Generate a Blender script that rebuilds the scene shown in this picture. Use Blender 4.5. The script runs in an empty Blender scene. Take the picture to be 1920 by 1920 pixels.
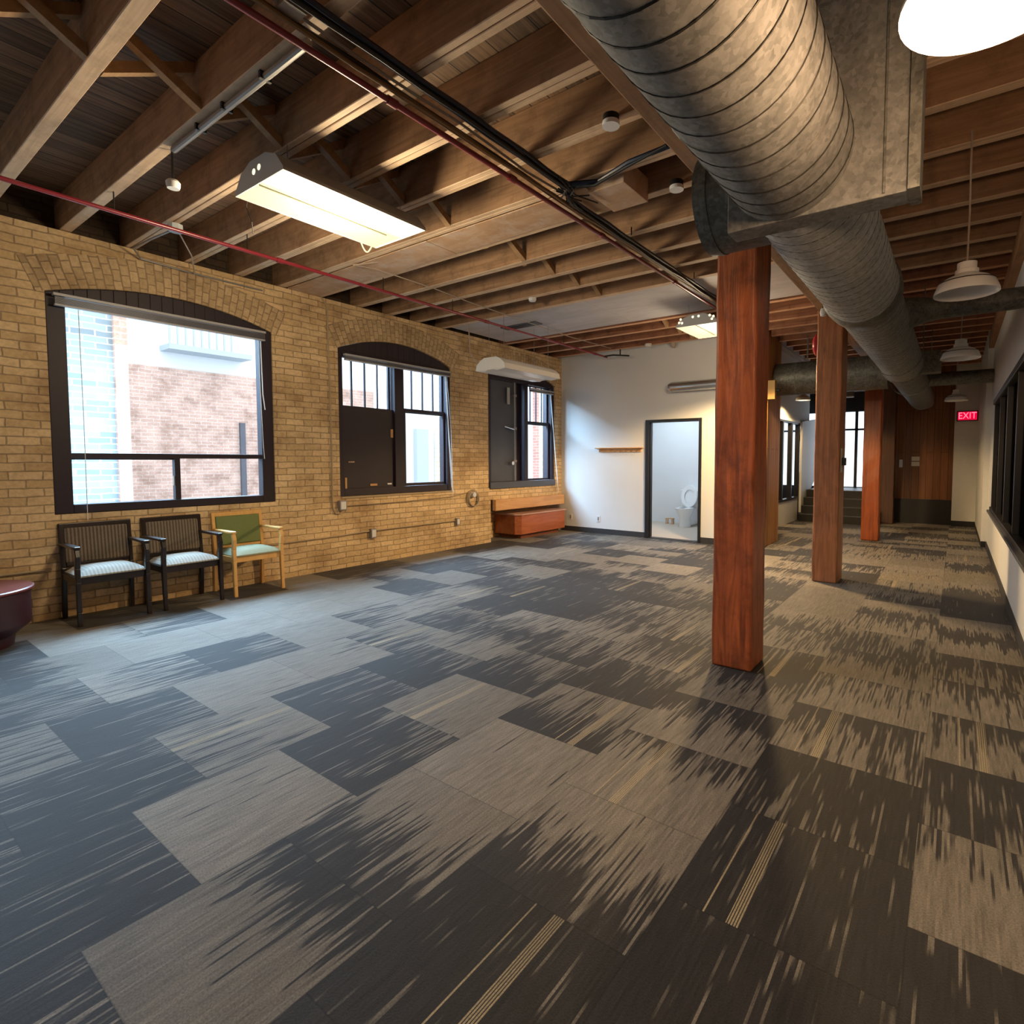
import bpy, math, random
from mathutils import Vector, Matrix
random.seed(7)
S = bpy.context.scene
COL = S.collection
PI = math.pi

# ------------------------------------------------------------------ camera, world, light
yaw, pitch, roll = 0.6033024, -0.0505499, 0.00254315
fw = Vector((-math.sin(yaw)*math.cos(pitch), math.cos(yaw)*math.cos(pitch), math.sin(pitch)))
rt = Vector((math.cos(yaw), math.sin(yaw), 0)); up = rt.cross(fw)
r2 = math.cos(roll)*rt + math.sin(roll)*up; u2 = -math.sin(roll)*rt + math.cos(roll)*up
cam = bpy.data.objects.new('camera', bpy.data.cameras.new('camera')); COL.objects.link(cam)
mw = Matrix((( r2.x, u2.x, -fw.x, 0), (r2.y, u2.y, -fw.y, 0), (r2.z, u2.z, -fw.z, 1.45), (0, 0, 0, 1)))
cam.matrix_world = mw
cam.data.sensor_width = 36; cam.data.lens = 1021.24/1920*36
cam.data.shift_x = (960-1087.72)/1920; cam.data.shift_y = (913.49-960)/1920
cam.data.clip_start = 0.02; cam.data.clip_end = 200
S.camera = cam
S.view_settings.view_transform = 'Standard'; S.view_settings.look = 'None'
S.view_settings.gamma = 1; S.view_settings.use_curve_mapping = False
S.view_settings.exposure = 1.15
w = bpy.data.worlds.new('sky'); S.world = w; w.use_nodes = True
bg = w.node_tree.nodes['Background']; bg.inputs[0].default_value = (0.80, 0.90, 1.0, 1); bg.inputs[1].default_value = 1.9
def area(name, loc, target, sx, sy, power, col):
    l = bpy.data.lights.new(name, 'AREA'); l.shape = 'RECTANGLE'; l.size = sx; l.size_y = sy; l.energy = power; l.color = col
    o = bpy.data.objects.new(name, l); COL.objects.link(o); o.location = loc
    o.rotation_euler = (Vector(target)-Vector(loc)).to_track_quat('-Z', 'Y').to_euler(); return o
# daylight falling down the alley between the buildings, one strip above each window
area('daylight_large_window', (-9.3, 2.3, 5.05), (-5.8, 2.3, 1.1), 3.2, 2.2, 640, (0.42, 0.71, 1.0))
area('daylight_middle_window', (-9.3, 5.1, 5.05), (-5.8, 5.1, 1.1), 3.2, 2.2, 640, (0.42, 0.71, 1.0))
area('daylight_corner_window', (-9.3, 7.9, 5.05), (-5.8, 7.9, 1.1), 3.2, 2.2, 640, (0.42, 0.71, 1.0))

area('daylight_added_window', (-9.6, -.45, 3.7), (0.4, 0.6, 1.1), 2.4, 1.6, 210, (0.48, 0.74, 1.0))  # daylight for the added window, set low to brighten the right wall

# ------------------------------------------------------------------ helpers
class MB:
    def __init__(s): s.v = []; s.f = []; s.m = []; s.uv = []
    def face(s, idx, mi=0, uv=None): s.f.append(tuple(idx)); s.m.append(mi); s.uv.append(uv)
    def quad(s, a, b, c, d, mi=0, uv=None):
        n = len(s.v); s.v += [tuple(a), tuple(b), tuple(c), tuple(d)]; s.face((n, n+1, n+2, n+3), mi, uv)
    def hexa(s, p, mi=0):   # p: 8 pts, bottom 4 ccw then top 4
        n = len(s.v); s.v += [tuple(q) for q in p]
        for q in ((3,2,1,0),(4,5,6,7),(0,1,5,4),(1,2,6,5),(2,3,7,6),(3,0,4,7)): s.face([n+i for i in q], mi)
        return s
    def box(s, x0, x1, y0, y1, z0, z1, mi=0):
        return s.hexa([(x0,y0,z0),(x1,y0,z0),(x1,y1,z0),(x0,y1,z0),(x0,y0,z1),(x1,y0,z1),(x1,y1,z1),(x0,y1,z1)], mi)
    def ring_tube(s, pts, rad, n=10, mi=0, caps=True):
        pts = [Vector(p) for p in pts]; rings = []
        prev = None
        for i, p in enumerate(pts):
            if i == 0: t = pts[1]-p
            elif i == len(pts)-1: t = p-pts[i-1]
            else: t = (pts[i+1]-p).normalized()+(p-pts[i-1]).normalized()
            t.normalize()
            if prev is None:
                a = Vector((0,0,1)) if abs(t.z) < .9 else Vector((1,0,0))
                u = t.cross(a).normalized()
            else:
                u = (prev - t*prev.dot(t)).normalized()
            prev = u; v = t.cross(u)
            r = rad[i] if isinstance(rad, (list, tuple)) else rad
            b = len(s.v)
            for k in range(n):
                a = 2*PI*k/n; q = p + r*(math.cos(a)*u+math.sin(a)*v); s.v.append(tuple(q))
            rings.append(b)
        for i in range(len(rings)-1):
            a, b = rings[i], rings[i+1]
            for k in range(n): s.face((a+k, a+(k+1)%n, b+(k+1)%n, b+k), mi)
        if caps:
            s.face([rings[0]+k for k in range(n)][::-1], mi); s.face([rings[-1]+k for k in range(n)], mi)
        return s
    def lathe(s, prof, n=32, mi=0, cx=0, cy=0):   # prof: (r,z)
        rings = []
        for r, z in prof:
            b = len(s.v)
            for k in range(n): a = 2*PI*k/n; s.v.append((cx+r*math.cos(a), cy+r*math.sin(a), z))
            rings.append(b)
        for i in range(len(rings)-1):
            a, b = rings[i], rings[i+1]
            for k in range(n): s.face((a+k, a+(k+1)%n, b+(k+1)%n, b+k), mi)
        return s
    def prism(s, poly, axis, a0, a1, mi=0):
        # extrude 2D polygon along axis; poly coords are the other two axes in order
        def P(q, a):
            if axis == 'x': return (a, q[0], q[1])
            if axis == 'y': return (q[0], a, q[1])
            return (q[0], q[1], a)
        n = len(poly); b = len(s.v)
        s.v += [P(q, a0) for q in poly] + [P(q, a1) for q in poly]
        s.face([b+i for i in range(n)][::-1], mi); s.face([b+n+i for i in range(n)], mi)
        for i in range(n): s.face((b+i, b+(i+1)%n, b+n+(i+1)%n, b+n+i), mi)
        return s
    def build(s, name, mats, parent=None, smooth=False, bevel=0, off=None, fix=True, seg=2):
        me = bpy.data.meshes.new(name)
        vs = s.v if off is None else [(x-off[0], y-off[1], z-off[2]) for x, y, z in s.v]
        me.from_pydata(vs, [], s.f)
        if not isinstance(mats, (list, tuple)): mats = [mats]
        for m in mats: me.materials.append(m)
        me.polygons.foreach_set('material_index', s.m)
        if any(u is not None for u in s.uv):
            L = me.uv_layers.new(name='UVMap')
            for p, u in zip(me.polygons, s.uv):
                if u is not None:
                    for li, c in zip(p.loop_indices, u): L.data[li].uv = c
        if fix:
            import bmesh
            bm = bmesh.new(); bm.from_mesh(me); bmesh.ops.recalc_face_normals(bm, faces=bm.faces[:]); bm.to_mesh(me); bm.free()
        if smooth:
            for p in me.polygons: p.use_smooth = True
        me.update()
        o = bpy.data.objects.new(name, me); COL.objects.link(o)
        if off is not None and parent is None: o.location = off
        if parent: o.parent = parent
        if bevel:
            b = o.modifiers.new('bevel', 'BEVEL'); b.width = bevel; b.segments = seg; b.limit_method = 'ANGLE'; b.angle_limit = .6
        if smooth:
            e = o.modifiers.new('split', 'EDGE_SPLIT'); e.split_angle = math.radians(35)
        return o

def thing(name, label, cat, loc=(0,0,0), rotz=0, group=None):
    o = bpy.data.objects.new(name, None); COL.objects.link(o); o.location = loc; o.rotation_euler = (0,0,rotz)
    o.empty_display_size = .1
    o['label'] = label; o['category'] = cat
    if group: o['group'] = group
    return o
def tag(o, label, cat, group=None, kind=None):
    o['label'] = label; o['category'] = cat
    if group: o['group'] = group
    if kind: o['kind'] = kind
    return o
def struct(o, label=None, cat=None):
    o['kind'] = 'structure'
    if label: o['label'] = label
    if cat: o['category'] = cat
    return o
def dup(root, loc, rotz, label, group=None):
    r = root.copy(); COL.objects.link(r); r.location = loc; r.rotation_euler = (0,0,rotz); r['label'] = label
    if group: r['group'] = group
    for ch in list(root.children):
        c = ch.copy(); COL.objects.link(c); c.parent = r
        for g in ch.children:
            d = g.copy(); COL.objects.link(d); d.parent = c
    return r

# ------------------------------------------------------------------ materials
def newmat(name):
    m = bpy.data.materials.new(name); m.use_nodes = True
    nt = m.node_tree; b = nt.nodes['Principled BSDF']; return m, nt, b
def N(nt, t, **k):
    n = nt.nodes.new(t)
    for a, v in k.items(): setattr(n, a, v)
    return n
def plain(name, c, rough=.5, metal=0, emis=None, es=0, spec=.5, noise=0, nscale=8):
    m, nt, b = newmat(name)
    b.inputs['Base Color'].default_value = (*c, 1); b.inputs['Roughness'].default_value = rough; b.inputs['Metallic'].default_value = metal
    b.inputs['Specular IOR Level'].default_value = spec
    if emis: b.inputs['Emission Color'].default_value = (*emis, 1); b.inputs['Emission Strength'].default_value = es
    if noise:
        tc = N(nt, 'ShaderNodeTexCoord'); no = N(nt, 'ShaderNodeTexNoise'); no.inputs['Scale'].default_value = nscale; no.inputs['Detail'].default_value = 6
        nt.links.new(tc.outputs['Object'], no.inputs['Vector'])
        mx = N(nt, 'ShaderNodeMix', data_type='RGBA'); mx.inputs[6].default_value = (*[x*(1-noise) for x in c], 1); mx.inputs[7].default_value = (*[min(1, x*(1+noise)) for x in c], 1)
        nt.links.new(no.outputs['Fac'], mx.inputs[0]); nt.links.new(mx.outputs[2], b.inputs['Base Color'])
    return m
def ramp(nt, stops):
    r = N(nt, 'ShaderNodeValToRGB'); el = r.color_ramp.elements
    while len(el) < len(stops): el.new(.5)
    for e, (p, c) in zip(el, stops): e.position = p; e.color = (*c, 1)
    return r
def wood(name, c0, c1, axis='z', grain=26, rough=.55, dirt=.0, dirtc=(.02,.015,.012), knots=True, bump=.15, long=1.2):
    m, nt, b = newmat(name)
    tc = N(nt, 'ShaderNodeTexCoord'); mp = N(nt, 'ShaderNodeMapping'); sc = [grain, grain, grain]; sc['xyz'.index(axis)] = long
    mp.inputs['Scale'].default_value = sc
    nt.links.new(tc.outputs['Object'], mp.inputs['Vector'])
    oi = N(nt, 'ShaderNodeObjectInfo'); ad = N(nt, 'ShaderNodeVectorMath', operation='ADD'); ml = N(nt, 'ShaderNodeMath', operation='MULTIPLY'); ml.inputs[1].default_value = 40
    nt.links.new(oi.outputs['Random'], ml.inputs[0]); nt.links.new(mp.outputs[0], ad.inputs[0]); nt.links.new(ml.outputs[0], ad.inputs[1])
    no = N(nt, 'ShaderNodeTexNoise'); no.inputs['Scale'].default_value = 1; no.inputs['Detail'].default_value = 7; no.inputs['Roughness'].default_value = .62; no.inputs['Distortion'].default_value = .9
    nt.links.new(ad.outputs[0], no.inputs['Vector'])
    rp = ramp(nt, [(.28, c0), (.5, tuple((a+b_)/2 for a, b_ in zip(c0, c1))), (.72, c1)])
    nt.links.new(no.outputs['Fac'], rp.inputs[0])
    col = rp.outputs[0]
    if dirt:
        n2 = N(nt, 'ShaderNodeTexNoise'); n2.inputs['Scale'].default_value = 4.5; n2.inputs['Detail'].default_value = 8; n2.inputs['Roughness'].default_value = .7
        nt.links.new(tc.outputs['Object'], n2.inputs['Vector'])
        r2_ = ramp(nt, [(.48, (0,0,0)), (.66, (dirt,)*3)]); nt.links.new(n2.outputs['Fac'], r2_.inputs[0])
        mx = N(nt, 'ShaderNodeMix', data_type='RGBA'); nt.links.new(r2_.outputs[0], mx.inputs[0]); nt.links.new(col, mx.inputs[6]); mx.inputs[7].default_value = (*dirtc, 1)
        col = mx.outputs[2]
    nt.links.new(col, b.inputs['Base Color']); b.inputs['Roughness'].default_value = rough
    bp = N(nt, 'ShaderNodeBump'); bp.inputs['Strength'].default_value = bump; bp.inputs['Distance'].default_value = .01
    nt.links.new(no.outputs['Fac'], bp.inputs['Height']); nt.links.new(bp.outputs[0], b.inputs['Normal'])
    return m
def brick(name, ca, cb, cm, bw=.215, bh=.075, mortar=.006, uvmap=True, axes=None, rough=.75, stain=True, bumps=.6):
    m, nt, b = newmat(name)
    tc = N(nt, 'ShaderNodeTexCoord')
    if axes:
        se = N(nt, 'ShaderNodeSeparateXYZ'); co = N(nt, 'ShaderNodeCombineXYZ'); nt.links.new(tc.outputs['Object'], se.inputs[0])
        nt.links.new(se.outputs['XYZ'.index(axes[0])], co.inputs[0]); nt.links.new(se.outputs['XYZ'.index(axes[1])], co.inputs[1]); vec = co.outputs[0]
    else: vec = tc.outputs['UV']
    wn = N(nt, 'ShaderNodeTexNoise'); wn.inputs['Scale'].default_value = 5; wn.inputs['Detail'].default_value = 3; nt.links.new(vec, wn.inputs['Vector'])
    vm = N(nt, 'ShaderNodeVectorMath', operation='MULTIPLY_ADD'); nt.links.new(wn.outputs['Color'], vm.inputs[0]); vm.inputs[1].default_value = (.035, .03, 0); nt.links.new(vec, vm.inputs[2])
    br = N(nt, 'ShaderNodeTexBrick'); br.inputs['Scale'].default_value = 1; br.inputs['Brick Width'].default_value = bw; br.inputs['Row Height'].default_value = bh
    br.inputs['Mortar Size'].default_value = mortar; br.inputs['Mortar Smooth'].default_value = .3; br.inputs['Bias'].default_value = 0
    br.inputs['Color1'].default_value = (*ca, 1); br.inputs['Color2'].default_value = (*cb, 1); br.inputs['Mortar'].default_value = (*cm, 1)
    nt.links.new(vm.outputs[0], br.inputs['Vector'])
    col = br.outputs['Color']
    n2 = N(nt, 'ShaderNodeTexNoise'); n2.inputs['Scale'].default_value = 30; n2.inputs['Detail'].default_value = 6; nt.links.new(vec, n2.inputs['Vector'])
    if stain:
        n1 = N(nt, 'ShaderNodeTexNoise'); n1.inputs['Scale'].default_value = 1.7; n1.inputs['Detail'].default_value = 8; n1.inputs['Roughness'].default_value = .65; nt.links.new(vec, n1.inputs['Vector'])
        rp = ramp(nt, [(.34, (.50,.42,.36)), (.5, (.88,.84,.8)), (.66, (1.05,1.02,.97))]); nt.links.new(n1.outputs['Fac'], rp.inputs[0])
        mx = N(nt, 'ShaderNodeMix', data_type='RGBA', blend_type='MULTIPLY'); mx.inputs[0].default_value = .8
        nt.links.new(col, mx.inputs[6]); nt.links.new(rp.outputs[0], mx.inputs[7]); col = mx.outputs[2]
        r3 = ramp(nt, [(.3, (.75,.72,.7)), (.6, (1,1,1))]); nt.links.new(n2.outputs['Fac'], r3.inputs[0])
        m2 = N(nt, 'ShaderNodeMix', data_type='RGBA', blend_type='MULTIPLY'); m2.inputs[0].default_value = .7; nt.links.new(col, m2.inputs[6]); nt.links.new(r3.outputs[0], m2.inputs[7]); col = m2.outputs[2]
    nt.links.new(col, b.inputs['Base Color']); b.inputs['Roughness'].default_value = rough; b.inputs['Specular IOR Level'].default_value = .3
    ma = N(nt, 'ShaderNodeMath', operation='MULTIPLY_ADD'); nt.links.new(br.outputs['Fac'], ma.inputs[0]); ma.inputs[1].default_value = -1.0
    ms = N(nt, 'ShaderNodeMath', operation='MULTIPLY'); nt.links.new(n2.outputs['Fac'], ms.inputs[0]); ms.inputs[1].default_value = .6; nt.links.new(ms.outputs[0], ma.inputs[2])
    bp = N(nt, 'ShaderNodeBump'); bp.inputs['Strength'].default_value = bumps; bp.inputs['Distance'].default_value = .012
    nt.links.new(ma.outputs[0], bp.inputs['Height']); nt.links.new(bp.outputs[0], b.inputs['Normal'])
    return m
def metal_spangle(name, c0, c1, rough=.5, metal=.35, scale=55):
    m, nt, b = newmat(name); tc = N(nt, 'ShaderNodeTexCoord')
    vo = N(nt, 'ShaderNodeTexVoronoi'); vo.inputs['Scale'].default_value = scale; nt.links.new(tc.outputs['Object'], vo.inputs['Vector'])
    no = N(nt, 'ShaderNodeTexNoise'); no.inputs['Scale'].default_value = 9; no.inputs['Detail'].default_value = 8; no.inputs['Roughness'].default_value = .7; nt.links.new(tc.outputs['Object'], no.inputs['Vector'])
    se = N(nt, 'ShaderNodeSeparateColor'); nt.links.new(vo.outputs['Color'], se.inputs[0])
    mi = N(nt, 'ShaderNodeMix'); mi.inputs[0].default_value = .78; nt.links.new(se.outputs[0], mi.inputs[2]); nt.links.new(no.outputs['Fac'], mi.inputs[3])
    rp = ramp(nt, [(.3, c0), (.7, c1)]); nt.links.new(mi.outputs[0], rp.inputs[0]); nt.links.new(rp.outputs[0], b.inputs['Base Color'])
    b.inputs['Metallic'].default_value = metal; b.inputs['Roughness'].default_value = rough
    return m
def glassmat(name, tint=(1,1,1), gl=.07, rough=.02):
    m = bpy.data.materials.new(name); m.use_nodes = True; nt = m.node_tree; nt.nodes.clear()
    o = N(nt, 'ShaderNodeOutputMaterial'); t = N(nt, 'ShaderNodeBsdfTransparent'); g = N(nt, 'ShaderNodeBsdfGlossy'); x = N(nt, 'ShaderNodeMixShader')
    t.inputs[0].default_value = (*tint, 1); g.inputs['Roughness'].default_value = rough; x.inputs[0].default_value = gl
    nt.links.new(t.outputs[0], x.inputs[1]); nt.links.new(g.outputs[0], x.inputs[2]); nt.links.new(x.outputs[0], o.inputs[0]); return m

def carpet():
    m, nt, b = newmat('carpet_tiles')
    tc = N(nt, 'ShaderNodeTexCoord'); at = N(nt, 'ShaderNodeVertexColor', layer_name='tile'); se = N(nt, 'ShaderNodeSeparateColor'); nt.links.new(at.outputs[0], se.inputs[0])
    suv = N(nt, 'ShaderNodeSeparateXYZ'); nt.links.new(tc.outputs['UV'], suv.inputs[0])
    def M(op, a, b_=None, c=None, clamp=False):
        n = N(nt, 'ShaderNodeMath', operation=op); n.use_clamp = clamp
        for i, v in enumerate((a, b_, c)):
            if v is None: continue
            if isinstance(v, (int, float)): n.inputs[i].default_value = v
            else: nt.links.new(v, n.inputs[i])
        return n.outputs[0]
    u, v = suv.outputs[0], suv.outputs[1]
    near, far, stripe = se.outputs[0], se.outputs[1], se.outputs[2]
    base = M('ADD', M('MULTIPLY', near, M('SUBTRACT', 1, v)), M('MULTIPLY', far, v))
    def streak(sx, sy, det=2):
        mp = N(nt, 'ShaderNodeMapping'); mp.inputs['Scale'].default_value = (sx, sy, 1); nt.links.new(tc.outputs['Object'], mp.inputs['Vector'])
        # shift per tile so that streaks stop at the seams
        ad = N(nt, 'ShaderNodeVectorMath', operation='MULTIPLY_ADD'); nt.links.new(at.outputs[0], ad.inputs[0]); ad.inputs[1].default_value = (37, 53, 0); nt.links.new(mp.outputs[0], ad.inputs[2])
        no = N(nt, 'ShaderNodeTexNoise', noise_dimensions='2D'); no.inputs['Scale'].default_value = 1; no.inputs['Detail'].default_value = det; nt.links.new(ad.outputs[0], no.inputs['Vector']); return no.outputs['Fac']
    so = N(nt, 'ShaderNodeSeparateXYZ'); nt.links.new(tc.outputs['Object'], so.inputs[0])
    def rows(per_m, ys, det):
        row = M('MULTIPLY', M('FLOOR', M('MULTIPLY', so.outputs[0], per_m)), 1.73)
        co = N(nt, 'ShaderNodeCombineXYZ'); nt.links.new(row, co.inputs[0]); nt.links.new(M('MULTIPLY', so.outputs[1], ys), co.inputs[1])
        ad = N(nt, 'ShaderNodeVectorMath', operation='MULTIPLY_ADD'); nt.links.new(at.outputs[0], ad.inputs[0]); ad.inputs[1].default_value = (37, 53, 0); nt.links.new(co.outputs[0], ad.inputs[2])
        no = N(nt, 'ShaderNodeTexNoise', noise_dimensions='2D'); no.inputs['Scale'].default_value = 1; no.inputs['Detail'].default_value = det; nt.links.new(ad.outputs[0], no.inputs['Vector']); return no.outputs['Fac']
    s1 = rows(118, 2.6, 1); s2 = streak(14, 2.2, 3); s3 = rows(59, 1.5, 1)
    k = M('ADD', M('MULTIPLY', M('SUBTRACT', s1, .5), 1.5), M('MULTIPLY', M('SUBTRACT', s2, .5), 1.0))
    k = M('ADD', k, M('MULTIPLY', M('SUBTRACT', s3, .5), .75))
    t = M('ADD', base, k)
    sm = N(nt, 'ShaderNodeMapRange', interpolation_type='SMOOTHSTEP'); nt.links.new(t, sm.inputs[0]); sm.inputs[1].default_value = .36; sm.inputs[2].default_value = .62
    mix = N(nt, 'ShaderNodeMix', data_type='RGBA'); nt.links.new(sm.outputs[0], mix.inputs[0])
    mix.inputs[6].default_value = (.021, .019, .0195, 1); mix.inputs[7].default_value = (.155, .137, .116, 1)
    # per-tile tone and fine row-to-row variation
    tone = M('MULTIPLY', M('ADD', .80, M('MULTIPLY', at.outputs['Alpha'], .36)), M('ADD', .45, M('MULTIPLY', rows(118, 6.0, 2), 1.15)))
    tm = N(nt, 'ShaderNodeMix', data_type='RGBA', blend_type='MULTIPLY'); tm.inputs[0].default_value = 1; nt.links.new(mix.outputs[2], tm.inputs[6])
    cb = N(nt, 'ShaderNodeCombineColor'); [nt.links.new(tone, cb.inputs[i]) for i in range(3)]; nt.links.new(cb.outputs[0], tm.inputs[7])
    # pale accent stripes
    d = M('SUBTRACT', u, stripe); ins = M('MULTIPLY', M('GREATER_THAN', d, 0), M('LESS_THAN', d, .062))
    thin = M('MULTIPLY', M('GREATER_THAN', d, -.115), M('LESS_THAN', d, -.106))
    fin = M('GREATER_THAN', M('SINE', M('MULTIPLY', u, 480)), -.35)
    on = M('MULTIPLY', M('GREATER_THAN', stripe, .05), M('MAXIMUM', M('MULTIPLY', ins, fin), thin))
    fade = M('SUBTRACT', 1, M('MULTIPLY', v, .45)); on = M('MULTIPLY', on, fade)
    sx = N(nt, 'ShaderNodeMix', data_type='RGBA'); nt.links.new(on, sx.inputs[0]); nt.links.new(tm.outputs[2], sx.inputs[6]); sx.inputs[7].default_value = (.34, .28, .18, 1)
    # pile speckle
    sp = N(nt, 'ShaderNodeTexNoise'); sp.inputs['Scale'].default_value = 170; sp.inputs['Detail'].default_value = 3; nt.links.new(tc.outputs['Object'], sp.inputs['Vector'])
    rp = ramp(nt, [(.3, (.62,.62,.62)), (.7, (1.35,1.35,1.35))]); nt.links.new(sp.outputs['Fac'], rp.inputs[0])
    pm = N(nt, 'ShaderNodeMix', data_type='RGBA', blend_type='MULTIPLY'); pm.inputs[0].default_value = .8; nt.links.new(sx.outputs[2], pm.inputs[6]); nt.links.new(rp.outputs[0], pm.inputs[7])
    # seams
    eu = M('MINIMUM', u, M('SUBTRACT', 1, u)); ev = M('MINIMUM', v, M('SUBTRACT', 1, v)); e = M('MINIMUM', eu, ev)
    sd = N(nt, 'ShaderNodeMapRange'); nt.links.new(e, sd.inputs[0]); sd.inputs[1].default_value = 0; sd.inputs[2].default_value = .007; sd.inputs[3].default_value = .55; sd.inputs[4].default_value = 1
    cm = N(nt, 'ShaderNodeCombineColor'); [nt.links.new(sd.outputs[0], cm.inputs[i]) for i in range(3)]
    fm = N(nt, 'ShaderNodeMix', data_type='RGBA', blend_type='MULTIPLY'); fm.inputs[0].default_value = 1; nt.links.new(pm.outputs[2], fm.inputs[6]); nt.links.new(cm.outputs[0], fm.inputs[7])
    nt.links.new(fm.outputs[2], b.inputs['Base Color']); b.inputs['Roughness'].default_value = .7; b.inputs['Specular IOR Level'].default_value = .22
    b.inputs['Sheen Weight'].default_value = .08; b.inputs['Sheen Roughness'].default_value = .5
    bp = N(nt, 'ShaderNodeBump'); bp.inputs['Strength'].default_value = .35; bp.inputs['Distance'].default_value = .004; nt.links.new(sp.outputs['Fac'], bp.inputs['Height']); nt.links.new(bp.outputs[0], b.inputs['Normal'])
    return m
def boards(name, c0, c1, along='X', across='Y', width=.13, gap=.05, rough=.7, grain=30, dirt=0):
    m, nt, b = newmat(name); tc = N(nt, 'ShaderNodeTexCoord'); se = N(nt, 'ShaderNodeSeparateXYZ'); co = N(nt, 'ShaderNodeCombineXYZ')
    nt.links.new(tc.outputs['Object'], se.inputs[0]); nt.links.new(se.outputs['XYZ'.index(along)], co.inputs[0]); nt.links.new(se.outputs['XYZ'.index(across)], co.inputs[1])
    br = N(nt, 'ShaderNodeTexBrick'); br.inputs['Scale'].default_value = 1; br.inputs['Brick Width'].default_value = 2.6; br.inputs['Row Height'].default_value = width; br.inputs['Mortar Size'].default_value = .004
    br.inputs['Color1'].default_value = (0,0,0,1); br.inputs['Color2'].default_value = (1,1,1,1); br.inputs['Mortar'].default_value = (.5,.5,.5,1); br.offset = .37
    nt.links.new(co.outputs[0], br.inputs['Vector'])
    mp = N(nt, 'ShaderNodeMapping'); sc = [1.2, grain, 1]; mp.inputs['Scale'].default_value = sc; nt.links.new(co.outputs[0], mp.inputs['Vector'])
    no = N(nt, 'ShaderNodeTexNoise'); no.inputs['Scale'].default_value = 1; no.inputs['Detail'].default_value = 8; no.inputs['Roughness'].default_value = .65; no.inputs['Distortion'].default_value = 1
    nt.links.new(mp.outputs[0], no.inputs['Vector'])
    se2 = N(nt, 'ShaderNodeSeparateColor'); nt.links.new(br.outputs['Color'], se2.inputs[0])
    mi = N(nt, 'ShaderNodeMix'); mi.inputs[0].default_value = .8; nt.links.new(se2.outputs[0], mi.inputs[2]); nt.links.new(no.outputs['Fac'], mi.inputs[3])
    rp = ramp(nt, [(.25, c0), (.75, c1)]); nt.links.new(mi.outputs[0], rp.inputs[0])
    mm = N(nt, 'ShaderNodeMix', data_type='RGBA'); nt.links.new(br.outputs['Fac'], mm.inputs[0]); nt.links.new(rp.outputs[0], mm.inputs[6]); mm.inputs[7].default_value = (*[x*.25 for x in c0], 1)
    nt.links.new(mm.outputs[2], b.inputs['Base Color']); b.inputs['Roughness'].default_value = rough
    return m
def fabric(name, ca, cb, scale=38, rough=.85):
    m, nt, b = newmat(name); tc = N(nt, 'ShaderNodeTexCoord'); wv = N(nt, 'ShaderNodeTexWave', wave_type='BANDS', bands_direction='X'); wv.inputs['Scale'].default_value = scale/6.28; wv.inputs['Distortion'].default_value = 1.2; wv.inputs['Detail'].default_value = 2; wv.inputs['Detail Scale'].default_value = 12
    nt.links.new(tc.outputs['Object'], wv.inputs['Vector'])
    no = N(nt, 'ShaderNodeTexNoise'); no.inputs['Scale'].default_value = 160; nt.links.new(tc.outputs['Object'], no.inputs['Vector'])
    mi = N(nt, 'ShaderNodeMix'); mi.inputs[0].default_value = .3; nt.links.new(wv.outputs['Fac'], mi.inputs[2]); nt.links.new(no.outputs['Fac'], mi.inputs[3])
    rp = ramp(nt, [(.25, ca), (.75, cb)]); nt.links.new(mi.outputs[0], rp.inputs[0]); nt.links.new(rp.outputs[0], b.inputs['Base Color']); b.inputs['Roughness'].default_value = rough
    b.inputs['Sheen Weight'].default_value = .3
    return m

M_carpet = carpet()
M_brick = brick('cream_brick', (.86,.66,.40), (.66,.475,.255), (.42,.31,.19))
M_wallx = brick('cream_brick_return', (.88,.66,.37), (.66,.475,.255), (.42,.31,.19), axes='YZ')
M_white = plain('white_paint', (.72,.73,.74), .6, noise=.03, nscale=3)
M_whitetex = plain('white_stucco', (.60,.60,.58), .8, noise=.06, nscale=14)
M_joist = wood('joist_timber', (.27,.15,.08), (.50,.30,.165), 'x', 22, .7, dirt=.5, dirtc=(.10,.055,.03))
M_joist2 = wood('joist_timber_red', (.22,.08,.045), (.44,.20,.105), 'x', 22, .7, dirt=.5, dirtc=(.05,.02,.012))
M_jbot = wood('bare_lit_joist_underside', (.55,.38,.24), (.80,.60,.41), 'x', 22, .7, dirt=.35, dirtc=(.25,.15,.09))  # bare wood made paler still, light from below painted in
M_jbot2 = wood('bare_lit_joist_underside_red', (.50,.26,.15), (.75,.44,.26), 'x', 22, .7, dirt=.3, dirtc=(.25,.12,.07))  # red joists' undersides, same painted light from below
M_brace = wood('brace_timber', (.30,.17,.08), (.45,.28,.14), 'x', 22, .7)
M_beam = wood('beam_timber', (.28,.14,.065), (.46,.25,.125), 'y', 20, .65, dirt=.3)
M_post = wood('post_timber', (.12,.025,.009), (.60,.155,.045), 'z', 17, .42, dirt=.6, dirtc=(.10,.028,.012), bump=.7, long=1.3)
M_postB = wood('post_timber_brown', (.20,.062,.022), (.62,.235,.085), 'z', 24, .45, dirt=.2, bump=.3)
M_deck = boards('roof_deck_boards', (.012,.008,.006), (.34,.20,.11), 'Y', 'X', .15, grain=26)
M_ply = wood('plywood', (.42,.25,.14), (.60,.40,.25), 'x', 5, .65, dirt=.6, dirtc=(.62,.55,.50), long=1.5)
M_greyply = wood('grey_board', (.42,.40,.42), (.58,.56,.58), 'x', 5, .6)
M_galv = metal_spangle('galvanised_steel', (.10,.107,.105), (.25,.262,.26), rough=.65, metal=.2)
M_galvd = metal_spangle('dull_galvanised_steel', (.07,.075,.07), (.22,.23,.215), rough=.5)
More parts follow.
